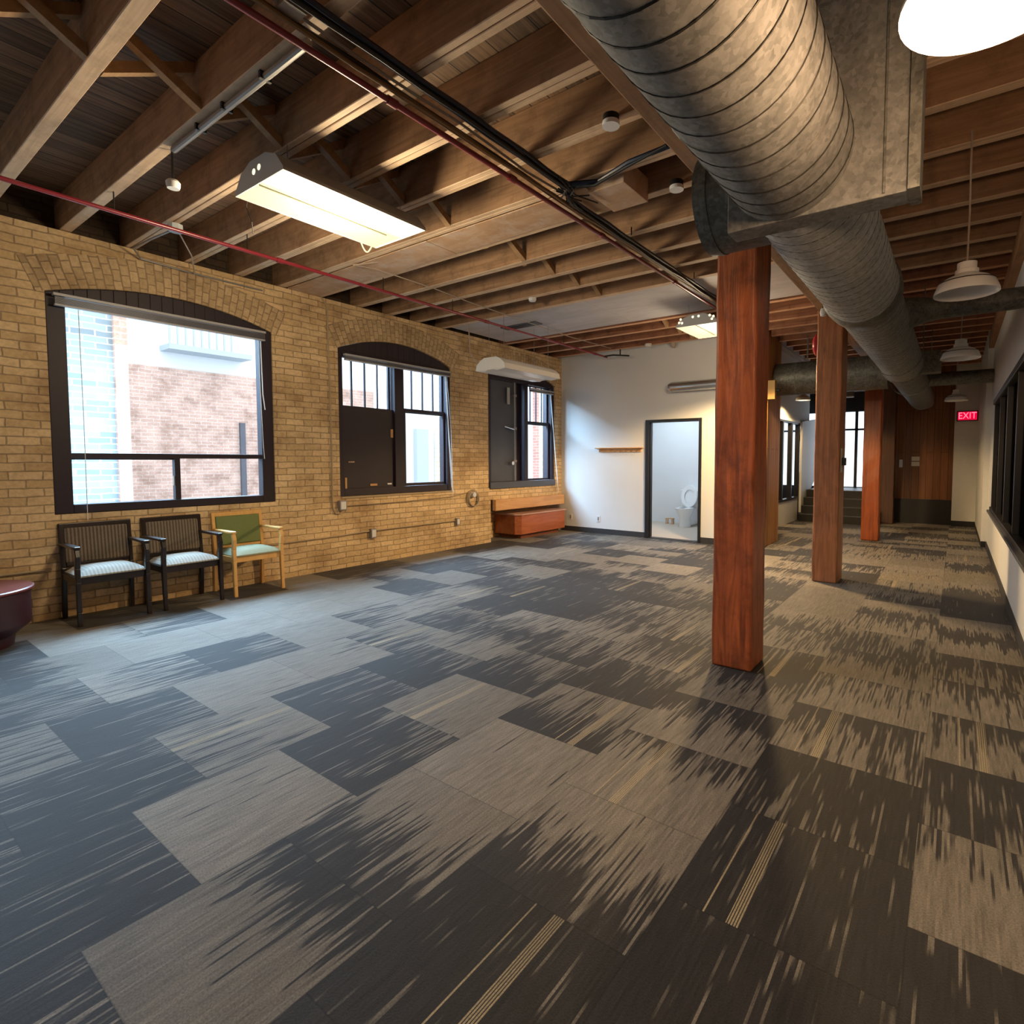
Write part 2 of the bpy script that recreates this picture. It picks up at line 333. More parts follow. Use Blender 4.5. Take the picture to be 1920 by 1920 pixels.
M_galv2 = metal_spangle('window_lit_galvanised_steel', (.30,.33,.33), (.58,.62,.62), rough=.6, metal=.2)  # duct steel made paler, window light painted into its colour
M_galv3 = metal_spangle('half_lit_galvanised_steel', (.17,.18,.175), (.38,.40,.39), rough=.6, metal=.2)  # farther duct section, weaker tone of the same painted window light
M_seam = plain('duct_seam_metal', (.05,.05,.045), .5, .6)
M_red = plain('red_pipe_paint', (.24,.02,.035), .28, 0, spec=.8)
M_frame = plain('dark_plum_paint', (.016,.007,.016), .55, noise=.15)
M_frame2 = plain('board_plum_paint', (.018,.010,.017), .5, noise=.25, nscale=6)
M_slate = plain('slate_paint', (.075,.08,.10), .45, noise=.2, nscale=4)
M_glass = glassmat('window_glass', gl=.01, rough=.4)
M_dglass = glassmat('interior_glass', (.35,.37,.40), .10)
M_blind = plain('blind_aluminium', (.20,.20,.22), .4, .3)
M_blindl = plain('blind_light', (.42,.42,.44), .4)
M_cord = plain('white_cord', (.8,.8,.8), .5)
M_black = plain('black_paint', (.012,.012,.014), .4)
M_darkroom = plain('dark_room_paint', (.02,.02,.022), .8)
M_steel = plain('bright_steel', (.7,.7,.7), .2, 1)
M_conduit = plain('painted_conduit', (.40,.30,.18), .5)
M_gconduit = plain('grey_conduit', (.30,.29,.28), .4, .4)
M_boxgrey = plain('grey_box', (.30,.27,.27), .45, .3)
M_enamel = plain('white_enamel', (.86,.86,.84), .3)
M_porc = plain('porcelain', (.82,.84,.86), .15)
M_espresso = wood('espresso_wood', (.010,.006,.006), (.026,.014,.012), 'z', 20, .3, bump=.05)
M_maple = wood('maple_wood', (.62,.34,.10), (.80,.48,.18), 'z', 12, .35, bump=.05)
M_stripe = fabric('striped_fabric', (.075,.055,.038), (.21,.165,.12), 75)
M_stripeL = fabric('pale_striped_fabric', (.30,.29,.25), (.42,.41,.36), 75)
M_green = plain('sage_fabric', (.16,.20,.07), .75, noise=.1, nscale=60)
M_greenL = plain('pale_sage_fabric', (.30,.33,.22), .75, noise=.1, nscale=60)
M_drumtop = plain('burgundy_top', (.16,.035,.03), .35, noise=.35, nscale=9)
M_drum = plain('burgundy_side', (.035,.008,.012), .4, noise=.2)
M_bench = wood('redwood_bench', (.30,.075,.025), (.50,.16,.06), 'y', 10, .35, bump=.05)
M_pine = wood('pine_plank', (.52,.27,.10), (.72,.42,.19), 'y', 14, .5)
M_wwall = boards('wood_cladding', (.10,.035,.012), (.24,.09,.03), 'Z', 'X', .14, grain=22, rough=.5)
M_wwallY = boards('lamplit_wood_cladding', (.36,.16,.05), (.66,.36,.14), 'Z', 'Y', .14, grain=22, rough=.5)  # orange lamplight is mixed into these board colours
M_base = plain('charcoal_base', (.035,.035,.04), .8, noise=.5, nscale=60)
M_cable_b = plain('navy_cable', (.008,.018,.05), .35)
M_cable_k = plain('black_cable', (.012,.011,.012), .4)
M_cable_o = plain('ochre_cable', (.20,.10,.03), .5)
M_cable_w = plain('pale_cable', (.42,.34,.28), .5)
M_lens = plain('lit_lens', (.12,.12,.09), .6, emis=(1,.955,.56), es=.38)
M_lens2 = plain('lit_lens_bright', (.12,.12,.1), .6, emis=(1,.975,.76), es=.55)
M_bulb = plain('warm_bulb', (1,.9,.7), .5, emis=(1,.78,.45), es=22)
M_disc = plain('white_plastic', (.75,.76,.78), .4)
M_knock = plain('lit_knockout', (.9,.85,.7), .5, emis=(1,.9,.6), es=.6)
M_redpl = plain('red_plastic', (.45,.02,.03), .25)
M_exit = plain('exit_glow', (.5,0,.05), .5, emis=(1,.0,.05), es=.34)
M_exitl = plain('exit_letters', (.8,.1,.2), .5, emis=(1,.16,.24), es=.8)
M_ybox = plain('ochre_box', (.42,.24,.05), .5)
M_tan = plain('tan_floor', (.50,.42,.34), .35, noise=.05, nscale=4)
M_paper = plain('paper', (.62,.60,.55), .7)

# ------------------------------------------------------------------ floor
XL, XR, YN, YF = -6.67, .46, -3.0, 14.8
CW, TL = .665, .59
vals = {  # (col,row): near, far, stripe
 (0,0):(.08,.12,.29),(0,1):(.42,-.05,0),(0,2):(.75,.12,.30),(0,3):(.95,.45,0),(0,4):(.95,.25,0),(0,5):(.3,.6,0),(0,-1):(.0,.15,0),(0,6):(.9,.3,0),
 (1,0):(.2,.1,0),(1,1):(1.3,.55,0),(1,2):(.45,.0,0),(1,3):(.95,.2,.32),(1,4):(.9,.2,0),(1,5):(.6,.2,0),(1,-1):(.15,.1,0),
 (-1,0):(-.05,1.1,0),(-1,-1):(.05,.12,.60),(-1,1):(1.3,.35,.35),(-1,2):(1.1,.05,0),(-1,3):(1.1,.1,0),(-1,4):(.1,.25,.62),(-1,5):(.8,.3,0),(-1,6):(.2,.9,0),
 (-2,-1):(.05,1.2,0),(-2,-2):(1.3,.2,0),(-2,0):(1.2,.95,0),(-2,1):(-.2,.95,.72),(-2,2):(-.3,.5,0),(-2,3):(.7,.05,.78),(-2,4):(.3,.7,.33),(-2,5):(.8,.2,0),
 (-3,-1):(1.1,.8,0),(-3,-2):(.1,.2,0),(-3,0):(-.25,.35,0),(-3,1):(.95,1.2,.38),(-3,2):(-.1,.7,0),(-3,3):(.2,.6,0),(-3,4):(.9,.3,0),(-3,5):(.2,.5,0),
 (-4,-2):(.05,.35,0),(-4,-1):(.5,.95,.33),(-4,0):(-.2,.4,0),(-4,1):(-.1,.45,0),(-4,2):(.85,.3,0),(-4,3):(.2,.8,0),
 (-5,-1):(-.2,.35,0),(-5,0):(1.2,.85,0),(-5,1):(1.2,.8,0),(-5,2):(.4,.8,.5),(-5,3):(.2,.4,0),
 (-6,-1):(.9,.3,0),(-6,0):(-.2,.4,0),(-6,1):(1.1,1.0,0),(-6,2):(.3,.7,0),
}
fb = MB(); cols = []
def cut(a, b, lo, hi): return max(a, lo), min(b, hi)
for c in range(-11, 2):
    xa, xb = -.08+CW*(c-1), -.08+CW*c
    if c == 1: xa = -.08; xb = -.08+CW
    if c <= 0: xa, xb = -.08+CW*(c-1), -.08+CW*c
    off = 1.61 if c % 2 == 0 else 1.33
    for r in range(-9, 24):
        ya, yb = off+TL*r, off+TL*(r+1)
        x0, x1 = cut(xa, xb, -7.2, XR); y0, y1 = cut(ya, yb, YN, 14.9)
        if x1-x0 < .001 or y1-y0 < .001: continue
        n, f, s = vals.get((c, r), (None,)*3)
        if n is None:
            n = random.choice((-.6, -.1, .2, .7, 1.1, 1.6)); f = random.choice((-.4, .1, .5, .9, 1.4)) if random.random() < .7 else n
            s = random.uniform(.1, .85) if random.random() < .12 else 0
        U = lambda x: (x-xa)/(xb-xa); V = lambda y: (y-ya)/(yb-ya)
        fb.quad((x0,y0,0),(x1,y0,0),(x1,y1,0),(x0,y1,0), 0, [(U(x0),V(y0)),(U(x1),V(y0)),(U(x1),V(y1)),(U(x0),V(y1))])
        cols.append((n, f, s, random.random()))
fl = fb.build('floor', M_carpet, fix=False)
ca = fl.data.attributes.new('tile', 'FLOAT_COLOR', 'CORNER')
for p, c in zip(fl.data.polygons, cols):
    for li in p.loop_indices: ca.data[li].color = c
struct(fl, 'patchwork carpet tiles in taupe and charcoal with pale streaks', 'floor')
struct(MB().box(-7.6, .8, YN-.2, 17, -.12, -.004).build('floor_slab', M_darkroom))

# ------------------------------------------------------------------ brick wall with arched windows
TOP = 3.8
WIN = [(1.34, 3.28, .94, 2.93, 3.10), (4.11, 6.04, .95, 2.90, 3.11), (6.88, 8.77, .95, 2.92, 3.11)]
def arc_z(y, w):
    y0, y1, zb, zs, zc = w; h = zc-zs; half = (y1-y0)/2; R = (half*half+h*h)/(2*h); yc = (y0+y1)/2
    return zc-R+math.sqrt(max(0, R*R-(y-yc)**2))
wb = MB(); TH = .40
def wq(y0, y1, za0, za1, zb0, zb1):
    # front and back quads between y0..y1, bottom za0/za1, top zb0/zb1
    for x in (XL, XL-TH):
        wb.quad((x,y0,za0),(x,y1,za1),(x,y1,zb1),(x,y0,zb0), 0, [(y0,za0),(y1,za1),(y1,zb1),(y0,zb0)])
WIN0 = (-1.43, .51, .94, 2.92, 3.10)  # added window out of view, lets in extra daylight
WTOP = 3.49
ycur = YN
for w_ in [WIN0]+WIN:
    y0, y1, zb, zs, zc = w_
    wq(ycur, y0, 0, 0, WTOP, WTOP)
    lo = .74 if w_ is WIN[2] else 0
    yl = y0+.05 if lo else y0
    if lo:
        wq(y0, yl, 0, 0, zb, zb); wq(yl, y1, lo, lo, zb, zb)
    else: wq(y0, y1, 0, 0, zb, zb)
    n = 24
    for i in range(n):
        a, b_ = y0+(y1-y0)*i/n, y0+(y1-y0)*(i+1)/n
        za, zb_ = arc_z(a, w_), arc_z(b_, w_)
        wq(a, b_, za, zb_, WTOP, WTOP)
        wb.quad((XL,a,za),(XL-TH,a,za),(XL-TH,b_,zb_),(XL,b_,zb_), 0, [(0,a),(TH,a),(TH,b_),(0,b_)])
    wb.quad((XL,y0,zb),(XL-TH,y0,zb),(XL-TH,y1,zb),(XL,y1,zb), 0, [(0,y0),(TH,y0),(TH,y1),(0,y1)])
    for y in (y0, y1): wb.quad((XL,y,zb),(XL-TH,y,zb),(XL-TH,y,zs),(XL,y,zs), 0, [(0,zb),(TH,zb),(TH,zs),(0,zs)])
    if lo:
        wb.quad((XL,yl,0),(XL-TH,yl,0),(XL-TH,yl,lo),(XL,yl,lo), 0, [(0,0),(TH,0),(TH,lo),(0,lo)])
        wb.quad((XL,yl,lo),(XL-TH,yl,lo),(XL-TH,9.0,lo),(XL,9.0,lo), 0, [(0,yl),(TH,yl),(TH,9.0),(0,9.0)])
        wb.quad((XL-TH,yl,0),(XL-TH,9.0,0),(XL-TH,9.0,lo),(XL-TH,yl,lo), 0, [(yl,0),(9.,0),(9.,lo),(yl,lo)])
    ycur = y1
wq(ycur, 9.0, .74, .74, WTOP, WTOP)
wb.quad((XL,YN,WTOP),(XL-TH,YN,WTOP),(XL-TH,9.0,WTOP),(XL,9.0,WTOP), 0, [(0,YN),(TH,YN),(TH,9.0),(0,9.0)])
f = MB()
def _fr0():
    y0, y1, z0 = WIN0[0], WIN0[1], WIN0[2]
    f.box(XL-.1,XL-.02,y0,y0+.12,z0,2.92); f.box(XL-.1,XL-.02,y1-.12,y1,z0,2.92); f.box(XL-.1,XL-.02,y0,y1,z0,z0+.1); f.box(XL-.1,XL-.02,y0,y1,2.84,3.08); f.box(XL-.1,XL-.03,y0,y1,1.45,1.5)
_fr0()
wl = wb.build('wall_left', M_brick, fix=False); struct(wl, 'painted cream brick wall with three arched windows', 'wall')
struct(MB().box(XL-.40,XL-.16,YN,9.0,WTOP+.002,TOP).build('wall_left_upper', brick('dark_brick', (.10,.065,.04), (.06,.04,.026), (.04,.03,.022), axes='YZ')), 'dark brick recess between the joist ends', 'wall')  # darker brick in the recess above the wall top
for w_ in WIN:   # ring of bricks on edge over each window
    y0, y1, zb, zs, zc = w_; h = zc-zs; half = (y1-y0)/2; R = (half*half+h*h)/(2*h); yc = (y0+y1)/2; zc0 = zc-R
    a0 = math.atan2(half, R-h); ab = MB(); n = 20; T = .30; X1 = XL+.006
    amax = a0*1.06
    for i in range(n):
        t0, t1 = -amax+2*amax*i/n, -amax+2*amax*(i+1)/n
        P = lambda t, r, x=X1: (x, yc+r*math.sin(t), zc0+r*math.cos(t))
        if yc+(R+T)*math.sin(t1) > 8.99: continue
        ab.quad(P(t0,R), P(t1,R), P(t1,R+T), P(t0,R+T), 0, [(0,R*t0),(0,R*t1),(T,R*t1),(T,R*t0)])
        ab.quad(P(t0,R+T), P(t1,R+T), P(t1,R+T,XL), P(t0,R+T,XL), 0, [(0,R*t0),(0,R*t1),(.02,R*t1),(.02,R*t0)])
        ab.quad(P(t0,R), P(t1,R), P(t1,R,XL), P(t0,R,XL), 0, [(0,R*t0),(0,R*t1),(.02,R*t1),(.02,R*t0)])
    ab.build('brick_arch', brick('arch_brick_%.1f' % yc, (.72,.545,.33), (.52,.385,.22), (.38,.28,.175), bw=.102, bh=.066) if w_ is WIN[0] else bpy.data.materials['arch_brick_%.1f' % ((WIN[0][0]+WIN[0][1])/2)], wl, fix=False)

# ---- windows
def arch_panel(mb, w_, x0, x1, zlow, inset=.0, n=20):
    y0, y1 = w_[0]+inset, w_[1]-inset
    for i in range(n):
        a, b_ = y0+(y1-y0)*i/n, y0+(y1-y0)*(i+1)/n
        za, zb_ = arc_z(a, w_)-.004, arc_z(b_, w_)-.004
        mb.hexa([(x0,a,zlow),(x1,a,zlow),(x1,b_,zlow),(x0,b_,zlow),(x0,a,za),(x1,a,za),(x1,b_,zb_),(x0,b_,zb_)])
def frame_rect(mb, x0, x1, y0, y1, z0, z1, t, tb=None, tt=None):
    tb = t if tb is None else tb; tt = t if tt is None else tt
    mb.box(x0,x1,y0,y0+t,z0,z1); mb.box(x0,x1,y1-t,y1,z0,z1); mb.box(x0,x1,y0+t,y1-t,z0,z0+tb); mb.box(x0,x1,y0+t,y1-t,z1-tt,z1)
def blind(y0, y1, zt, h, x, label, slats, wand, cords):
    t = thing('window_blind', label, 'blind', (x, y0, zt-h))
    o = (x, y0, zt-h)
    MB().box(x-.03,x+.025,y0,y1,zt-.025,zt).build('headrail', M_blindl, t, off=o, bevel=.003)
    s = MB()
    for i in range(slats):
        z = zt-.034-(h-.05)*i/slats; s.box(x-.026,x+.02,y0+.01,y1-.01,z-.003,z)
    st = s.build('slat_stack', M_blind, t, off=o); 
    MB().box(x-.024,x+.02,y0+.008,y1-.008,zt-h,zt-h+.016).build('bottom_rail', M_blindl, t, off=o, bevel=.002)
    for pts in wand: MB().ring_tube(pts, .006, 6).build('wand', M_cord, t, off=o)
    for pts in cords: MB().ring_tube(pts, .003, 5).build('cord', M_cord, t, off=o)
    return t
struct(f.build('added_window_7', M_frame), 'added plum framed window, unseen beyond the left edge', 'window')
# window 1
w1 = WIN[0]; f = MB()
frame_rect(f, XL-.12, XL-.012, w1[0]+.004, w1[1]-.004, w1[2]+.004, 2.93, .13, .08, .03)
arch_panel(f, w1, XL-.10, XL-.02, 2.90, .004)
f.box(XL-.10, XL-.03, 1.46, 3.16, 1.45, 1.50)
f.box(XL-.10, XL-.03, 2.28, 2.33, 1.0, 1.46)
win1 = f.build('window_1', M_frame, bevel=.004); struct(win1, 'wide arched window with plum frame, one big pane over two sliding panes', 'window')
g = MB(); g.box(XL-.085, XL-.08, 1.46, 3.16, 1.49, 2.91); g.build('pane', M_glass, win1)
for a, b_ in ((1.46, 2.29), (2.32, 3.16)): MB().box(XL-.075, XL-.07, a, b_, 1.01, 1.46).build('pane', M_glass, win1)
sf = MB(); frame_rect(sf, XL-.08, XL-.055, 1.455, 2.31, 1.005, 1.46, .022); sf.build('sliding_sash', M_black, win1)
MB().box(XL-.055, XL-.04, 2.27, 2.285, 1.17, 1.27).build('latch', M_blindl, win1)
MB().box(XL-.05, XL-.02, 1.50, 3.15, .985, .998).build('sill_track', M_boxgrey, win1)
blind(1.38, 3.18, 2.915, .11, XL+.055, 'long raised grey blind bundled across the top of the wide window', 9,
      [[(XL+.05,3.13,2.80),(XL+.03,3.15,2.2),(XL+.03,3.17,2.02)]], [[(XL+.05,1.55,2.8),(XL+.03,1.56,1.8),(XL+.02,1.56,.88)],[(XL+.05,3.10,2.8),(XL+.03,3.14,1.6),(XL+.03,3.15,1.45)]])
# window 2
w2 = WIN[1]; f = MB()
frame_rect(f, XL-.20, XL-.02, w2[0]+.004, w2[1]-.004, w2[2]+.004, 2.88, .07, .10, .03)
arch_panel(f, w2, XL-.12, XL-.03, 2.80, .004)
f.box(XL-.16, XL-.03, 5.00, 5.16, 1.04, 2.86)
win2 = f.build('window_2', M_frame, bevel=.004); struct(win2, 'arched window with boarded lower left sash and muntined upper sashes', 'window')
def sash(parent, x, y0, y1, z0, z1, nm, t=.035, name='sash'):
    s = MB(); frame_rect(s, x-.02, x+.02, y0, y1, z0, z1, t)
    for i in range(1, nm): y = y0+(y1-y0)*i/nm; s.box(x-.012, x+.012, y-.009, y+.009, z0+t, z1-t)
    o = s.build(name, M_frame, parent); MB().box(x-.003, x+.003, y0+t*.5, y1-t*.5, z0+t*.5, z1-t*.5).build('pane', M_glass, o); return o
sash(win2, XL-.13, 4.18, 4.98, 2.14, 2.86, 4, .03); sash(win2, XL-.13, 5.17, 5.98, 2.14, 2.86, 4, .04); sash(win2, XL-.09, 5.17, 5.98, 1.05, 2.20, 1, .045)
bp = MB().box(XL-.11, XL-.07, 4.18, 5.0, 1.05, 2.16).build('board', M_frame2, win2)
for (a, b_, c, d, m_) in ((4.95,4.985,1.76,1.88,M_pine),(4.22,4.245,1.02,1.20,M_pine),(4.60,4.71,1.075,1.105,M_pine),(4.88,4.95,1.085,1.105,M_cord),(4.27,4.36,1.40,1.42,M_steel)):
    MB().box(XL-.07, XL-.058, a, b_, c, d).build('paint_chip' if m_ is not M_steel else 'latch', m_, bp)
MB().box(XL-.03, XL+.015, 4.12, 6.06, .925, .948).build('sill', M_conduit, win2, bevel=.004)
blind(4.19, 6.0, 2.835, .085, XL+.02, 'raised slatted blind above the window with the boarded sash', 6,
      [[(XL+.03,5.91,2.76),(XL+.05,5.95,1.8),(XL+.06,6.01,.93)]], [[(XL+.03,5.93,2.76),(XL+.05,5.99,1.9),(XL+.05,6.02,.80)],[(XL+.03,5.89,2.76),(XL+.04,5.93,2.0),(XL+.05,5.99,1.0)]])
# window 3
w3 = WIN[2]; f = MB()
frame_rect(f, XL-.24, XL-.02, w3[0]+.004, w3[1]-.004, w3[2]+.004, 2.90, .08, .10, .03)
arch_panel(f, w3, XL-.12, XL-.03, 2.86, .004)
f.box(XL-.24, XL-.16, 7.72, 7.96, 1.04, 2.88); f.box(XL-.16, XL-.03, 7.88, 7.98, 1.04, 2.88)
win3 = f.build('window_3', M_frame, bevel=.004); struct(win3, 'corner arched window, left half a shuttered panel with a bolt rod', 'window')
sash(win3, XL-.13, 7.98, 8.68, 2.12, 2.88, 4, .035); sash(win3, XL-.09, 7.98, 8.68, 1.04, 2.18, 1, .045)
sh = MB().box(XL-.13, XL-.09, 6.96, 7.72, 1.04, 2.88).build('shutter_board', M_slate, win3)
MB().ring_tube([(XL-.05,7.62,1.05),(XL-.05,7.62,2.86)], .012, 8).build('bolt_rod', M_gconduit, sh)
for z in (1.42, 2.02, 2.62):
    q = MB(); q.box(XL-.09, XL-.03, 7.58, 7.66, z-.02, z+.02); q.build('rod_bracket', M_boxgrey, sh)
MB().ring_tube([(XL-.04,7.60,2.0),(XL-.01,7.30,2.04)], .012, 8).build('bolt_handle', M_steel, sh)
MB().ring_tube([(XL-.05,7.52,1.38),(XL-.0,7.52,1.38)], .035, 12).build('knob', M_steel, sh)
MB().box(XL-.06, XL-.04, 7.42, 7.48, 2.45, 2.75).build('hanging_strap', M_blindl, sh)
MB().box(XL-.24, XL+.03, 6.90, 8.76, .935, 1.05).build('sill', M_slate, win3, bevel=.006)
blind(7.98, 8.70, 2.80, .07, XL+.02, 'short raised blind over the right half of the corner window', 5,
      [[(XL+.03,8.60,2.74),(XL+.06,8.68,1.8),(XL+.09,8.78,.78)]], [])

# ------------------------------------------------------------------ other walls
DX0, DX1, DZ = -4.73, -3.64, 2.18
s = MB(); s.box(-7.2, DX0, 9.0, 9.12, 0, TOP); s.box(DX1, -2.9, 9.0, 9.12, 0, TOP); s.box(DX0, DX1, 9.0, 9.12, DZ, TOP)
wf = s.build('wall_far', M_white); struct(wf, 'white painted wall with open doorway to the washroom', 'wall')
d = MB(); frame_rect(d, 0, 0, 0, 0, 0, 0, 0) if False else None
d.box(DX0, DX0+.07, 8.975, 9.14, 0, DZ); d.box(DX1-.05, DX1, 8.975, 9.14, 0, DZ); d.box(DX0+.07, DX1-.05, 8.975, 9.14, DZ-.05, DZ)
d.box(DX0+.07, DX0+.085, 9.03, 9.10, 0, DZ-.05)
dr = d.build('door_1', M_black, bevel=.004); struct(dr, 'black door frame standing open to the washroom', 'door')
struct(MB().box(DX0+.085, DX1-.05, 8.99, 9.14, .0, .012).build('trim_1', M_base), 'dark threshold strip', 'threshold')
struct(MB().box(-6.66, DX0, 8.985, 9.0, 0, .10).build('baseboard_far', M_base), 'charcoal carpet baseboard left of the doorway', 'baseboard')
struct(MB().box(DX1, -2.9, 8.985, 9.0, 0, .10).build('baseboard_far_right', M_base), 'charcoal baseboard right of the doorway', 'baseboard')
# washroom
s = MB(); s.box(-7.2, -3.5, 11.5, 11.6, 0, 2.9); s.box(-3.55, -3.45, 9.12, 11.5, 0, 2.9); s.box(-7.2, -7.1, 9.12, 11.5, 0, 2.9); s.box(-4.12, -3.55, 10.55, 11.5, 0, 2.9)
struct(s.build('wall_washroom', M_white)); struct(MB().box(-7.2, -3.45, 9.12, 11.6, 2.9, 3.0).build('ceiling_washroom', M_white))
struct(MB().box(-7.1, -3.55, 9.12, 11.5, .002, .008).build('floor_washroom', M_tan))
t = thing('added_ceiling_lamp', 'round frosted ceiling lamp, unseen, added to brighten the washroom', 'lamp', (-5.0, 10.2, 2.9))  # lamp added out of view so the washroom looks bright
MB().lathe([(0,-.002),(.17,-.002),(.17,-.03),(.15,-.06),(0,-.075)], 24).build('diffuser', plain('cool_lens', (.9,.9,.9), .5, emis=(.72,.87,1), es=55), t)
# right wall with interior window
s = MB(); WX = XR; Y0, Y1, Z0, Z1 = -2.0, 10.4, .70, 2.36
s.box(WX, WX+.12, YN, 11.3, 0, Z0); s.box(WX, WX+.12, YN, 11.3, Z1, TOP); s.box(WX, WX+.12, YN, Y0, Z0, Z1); s.box(WX, WX+.12, Y1, 11.3, Z0, Z1)
struct(s.build('wall_right', M_white), 'white wall with a long dark interior window', 'wall')
struct(MB().box(XR-.08, XR+.12, 11.3, 14.9, .10, TOP).build('wall_right_far', M_whitetex), 'beige wall return beyond the interior window', 'wall')
struct(MB().box(XR-.075, XR, 11.305, 14.8, 0, .10).build('baseboard_right_far', M_black))
struct(MB().box(XR-.012, XR, YN, 11.3, 0, .10).build('baseboard_right', M_base), 'charcoal baseboard along the right wall', 'baseboard')
f = MB(); 
f.box(WX-.02, WX+.10, Y0, Y1, Z0, Z0+.05); f.box(WX-.02, WX+.10, Y0, Y1, Z1-.07, Z1)
y = Y1
ys = [Y1-.06]
while y > Y0: f.box(WX-.0, WX+.09, y-.07, y, Z0+.05, Z1-.07); y -= 1.25
fr = f.build('window_4', M_black, bevel=.003); struct(fr, 'long black framed interior window in the right wall', 'window')
MB().box(WX+.05, WX+.056, Y0, Y1-.07, Z0+.05, Z1-.07).build('pane', M_dglass, fr)
MB().box(WX-.05, WX+.02, Y0, Y1+.02, Z0-.03, Z0).build('sill', M_slate, fr, bevel=.004)
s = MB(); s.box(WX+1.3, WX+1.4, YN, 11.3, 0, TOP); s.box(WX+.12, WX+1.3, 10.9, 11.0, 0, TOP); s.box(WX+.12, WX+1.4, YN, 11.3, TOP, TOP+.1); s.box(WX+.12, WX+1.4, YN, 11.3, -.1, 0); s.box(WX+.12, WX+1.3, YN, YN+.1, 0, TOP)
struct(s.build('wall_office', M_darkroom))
t = thing('curtain', 'dark pleated curtains hanging behind the interior window', 'curtain', (WX+.25, 6, .75))
cm = MB(); yy = 3.2; k = 0
pts = []
while yy < 10.3: pts.append((WX+.25+(.03 if k % 2 else -.03), yy)); yy += .09; k += 1
for (xa, ya), (xb, yb) in zip(pts, pts[1:]): cm.hexa([(xa,ya,.75),(xa+.004,ya,.75),(xb+.004,yb,.75),(xb,yb,.75),(xa,ya,2.3),(xa+.004,ya,2.3),(xb+.004,yb,2.3),(xb,yb,2.3)])
cm.build('pleats', plain('curtain_charcoal', (.05,.045,.05), .8), t, off=(WX+.25, 6, .75))
# back wall and the rest of the shell
struct(MB().box(-7.2, .6, YN-.12, YN, 0, TOP).build('wall_back', M_whitetex))
# far end
struct(MB().box(-.05, .46, 14.6, 14.9, .12, TOP).build('wall_end', M_whitetex), 'pale end wall under the exit sign', 'wall')
struct(MB().box(-.05, XR-.08, 14.605, 14.9, 0, .12).build('baseboard_end', M_black))
s = MB(); s.box(-1.42, -.05, 14.8, 14.9, .56, TOP)
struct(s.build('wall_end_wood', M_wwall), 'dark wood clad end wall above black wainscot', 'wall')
struct(MB().box(-1.42, -.05, 14.76, 14.9, 0, .56).build('wainscot', M_black)); bpy.data.objects['wainscot'].name = 'trim_2'
# wood clad pier beside the doorway wall
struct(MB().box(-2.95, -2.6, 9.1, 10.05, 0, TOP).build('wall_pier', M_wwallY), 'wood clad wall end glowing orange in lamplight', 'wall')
struct(MB().box(-3.25, -2.95, 9.95, 10.05, 0, TOP).build('wall_pier_return', M_white))
# glazed partition beyond the pier
s = MB(); s.box(-3.25, -3.15, 10.05, 14.0, 0, .52); s.box(-3.25, -3.15, 10.05, 15.0, 2.38, TOP)
struct(s.build('wall_partition', M_whitetex), 'low white wall under the glazed partition', 'wall')
f = MB()
f.box(-3.24,-3.14,10.05,14.0,.52,.57); f.box(-3.24,-3.14,10.05,15.0,2.30,2.34)
for y in (10.05, 11.2, 12.4, 13.2, 13.9, 14.9): f.box(-3.24,-3.14,y,y+.08,.0 if y > 13.8 else .57,2.30)
f.box(-3.24,-3.14,13.98,14.9,2.02,2.08)
pf = f.build('window_5', M_black); struct(pf, 'black framed glazed partition with a glass door', 'window')
MB().box(-3.142,-3.13,10.05,15.0,2.34,2.40).build('head_trim', M_white, pf)
MB().box(-3.20,-3.195,10.1,13.95,.57,2.30).build('pane', M_glass, pf)
dd = MB(); frame_rect(dd, -3.22, -3.17, 13.99, 14.89, .02, 2.02, .09); ddo = dd.build('door_2', M_black, None); struct(ddo, 'black framed glass door at the end of the partition', 'door')
MB().box(-3.20,-3.195,14.05,14.85,.1,1.95).build('pane', M_glass, ddo); MB().box(-3.17,-3.14,14.08,14.11,.85,1.15).build('handle', M_steel, ddo)
# stair and landing
st = thing('staircase', 'dark stairs rising to the glazed entrance behind the posts', 'stairs', (-2.2, 13.6, 0))
for i in range(4):
    MB().box(-3.06,-1.42,13.6+.28*i,13.6+.28*(i+1) if i < 3 else 16.2,0 if i == 0 else .0,.18*(i+1)).build('step', M_black, st, off=(-2.2,13.6,0))
    MB().box(-3.06,-1.42,13.595+.28*i,13.61+.28*i,.18*(i+1)-.012,.18*(i+1)+.003).build('nosing', M_slate, st, off=(-2.2,13.6,0))
s = MB(); s.prism([(13.95,.18),(16.2,1.3),(16.2,2.6),(13.95,2.38)], 'x', -3.13, -3.08)
struct(s.build('wall_stair_side', M_white), 'white slanted wall beside the dark stairs', 'wall')
struct(MB().box(-1.42,-1.32,14.9,16.3,0,TOP).build('wall_stair_right', M_darkroom))
struct(MB().box(-7.2,-1.32,16.2,16.3,2.75,TOP).build('wall_entry_head', M_darkroom)); struct(MB().box(-7.2,-3.1,16.2,16.3,0,.7).build('wall_entry_base', M_darkroom))
f = MB()
for x in (-7.2,-6.2,-5.2,-4.35,-3.75,-3.1,-2.62,-2.25,-1.9,-1.5): f.box(x, x+.07, 16.22, 16.28, .70, 2.75)
f.box(-7.2,-1.42,16.22,16.28,.68,.74); f.box(-7.2,-1.42,16.22,16.28,2.25,2.30)
ef = f.build('window_6', M_black); struct(ef, 'bright glazed entrance wall at the top of the stairs', 'window')
MB().box(-7.1,-1.45,16.245,16.25,.74,2.75).build('pane', M_glass, ef)
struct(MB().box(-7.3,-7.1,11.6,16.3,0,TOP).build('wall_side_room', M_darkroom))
# ceiling deck
struct(MB().box(-7.2,.6,YN,16.3,TOP,TOP+.06).build('ceiling', M_deck), 'rough dark plank roof deck above the joists', 'ceiling')

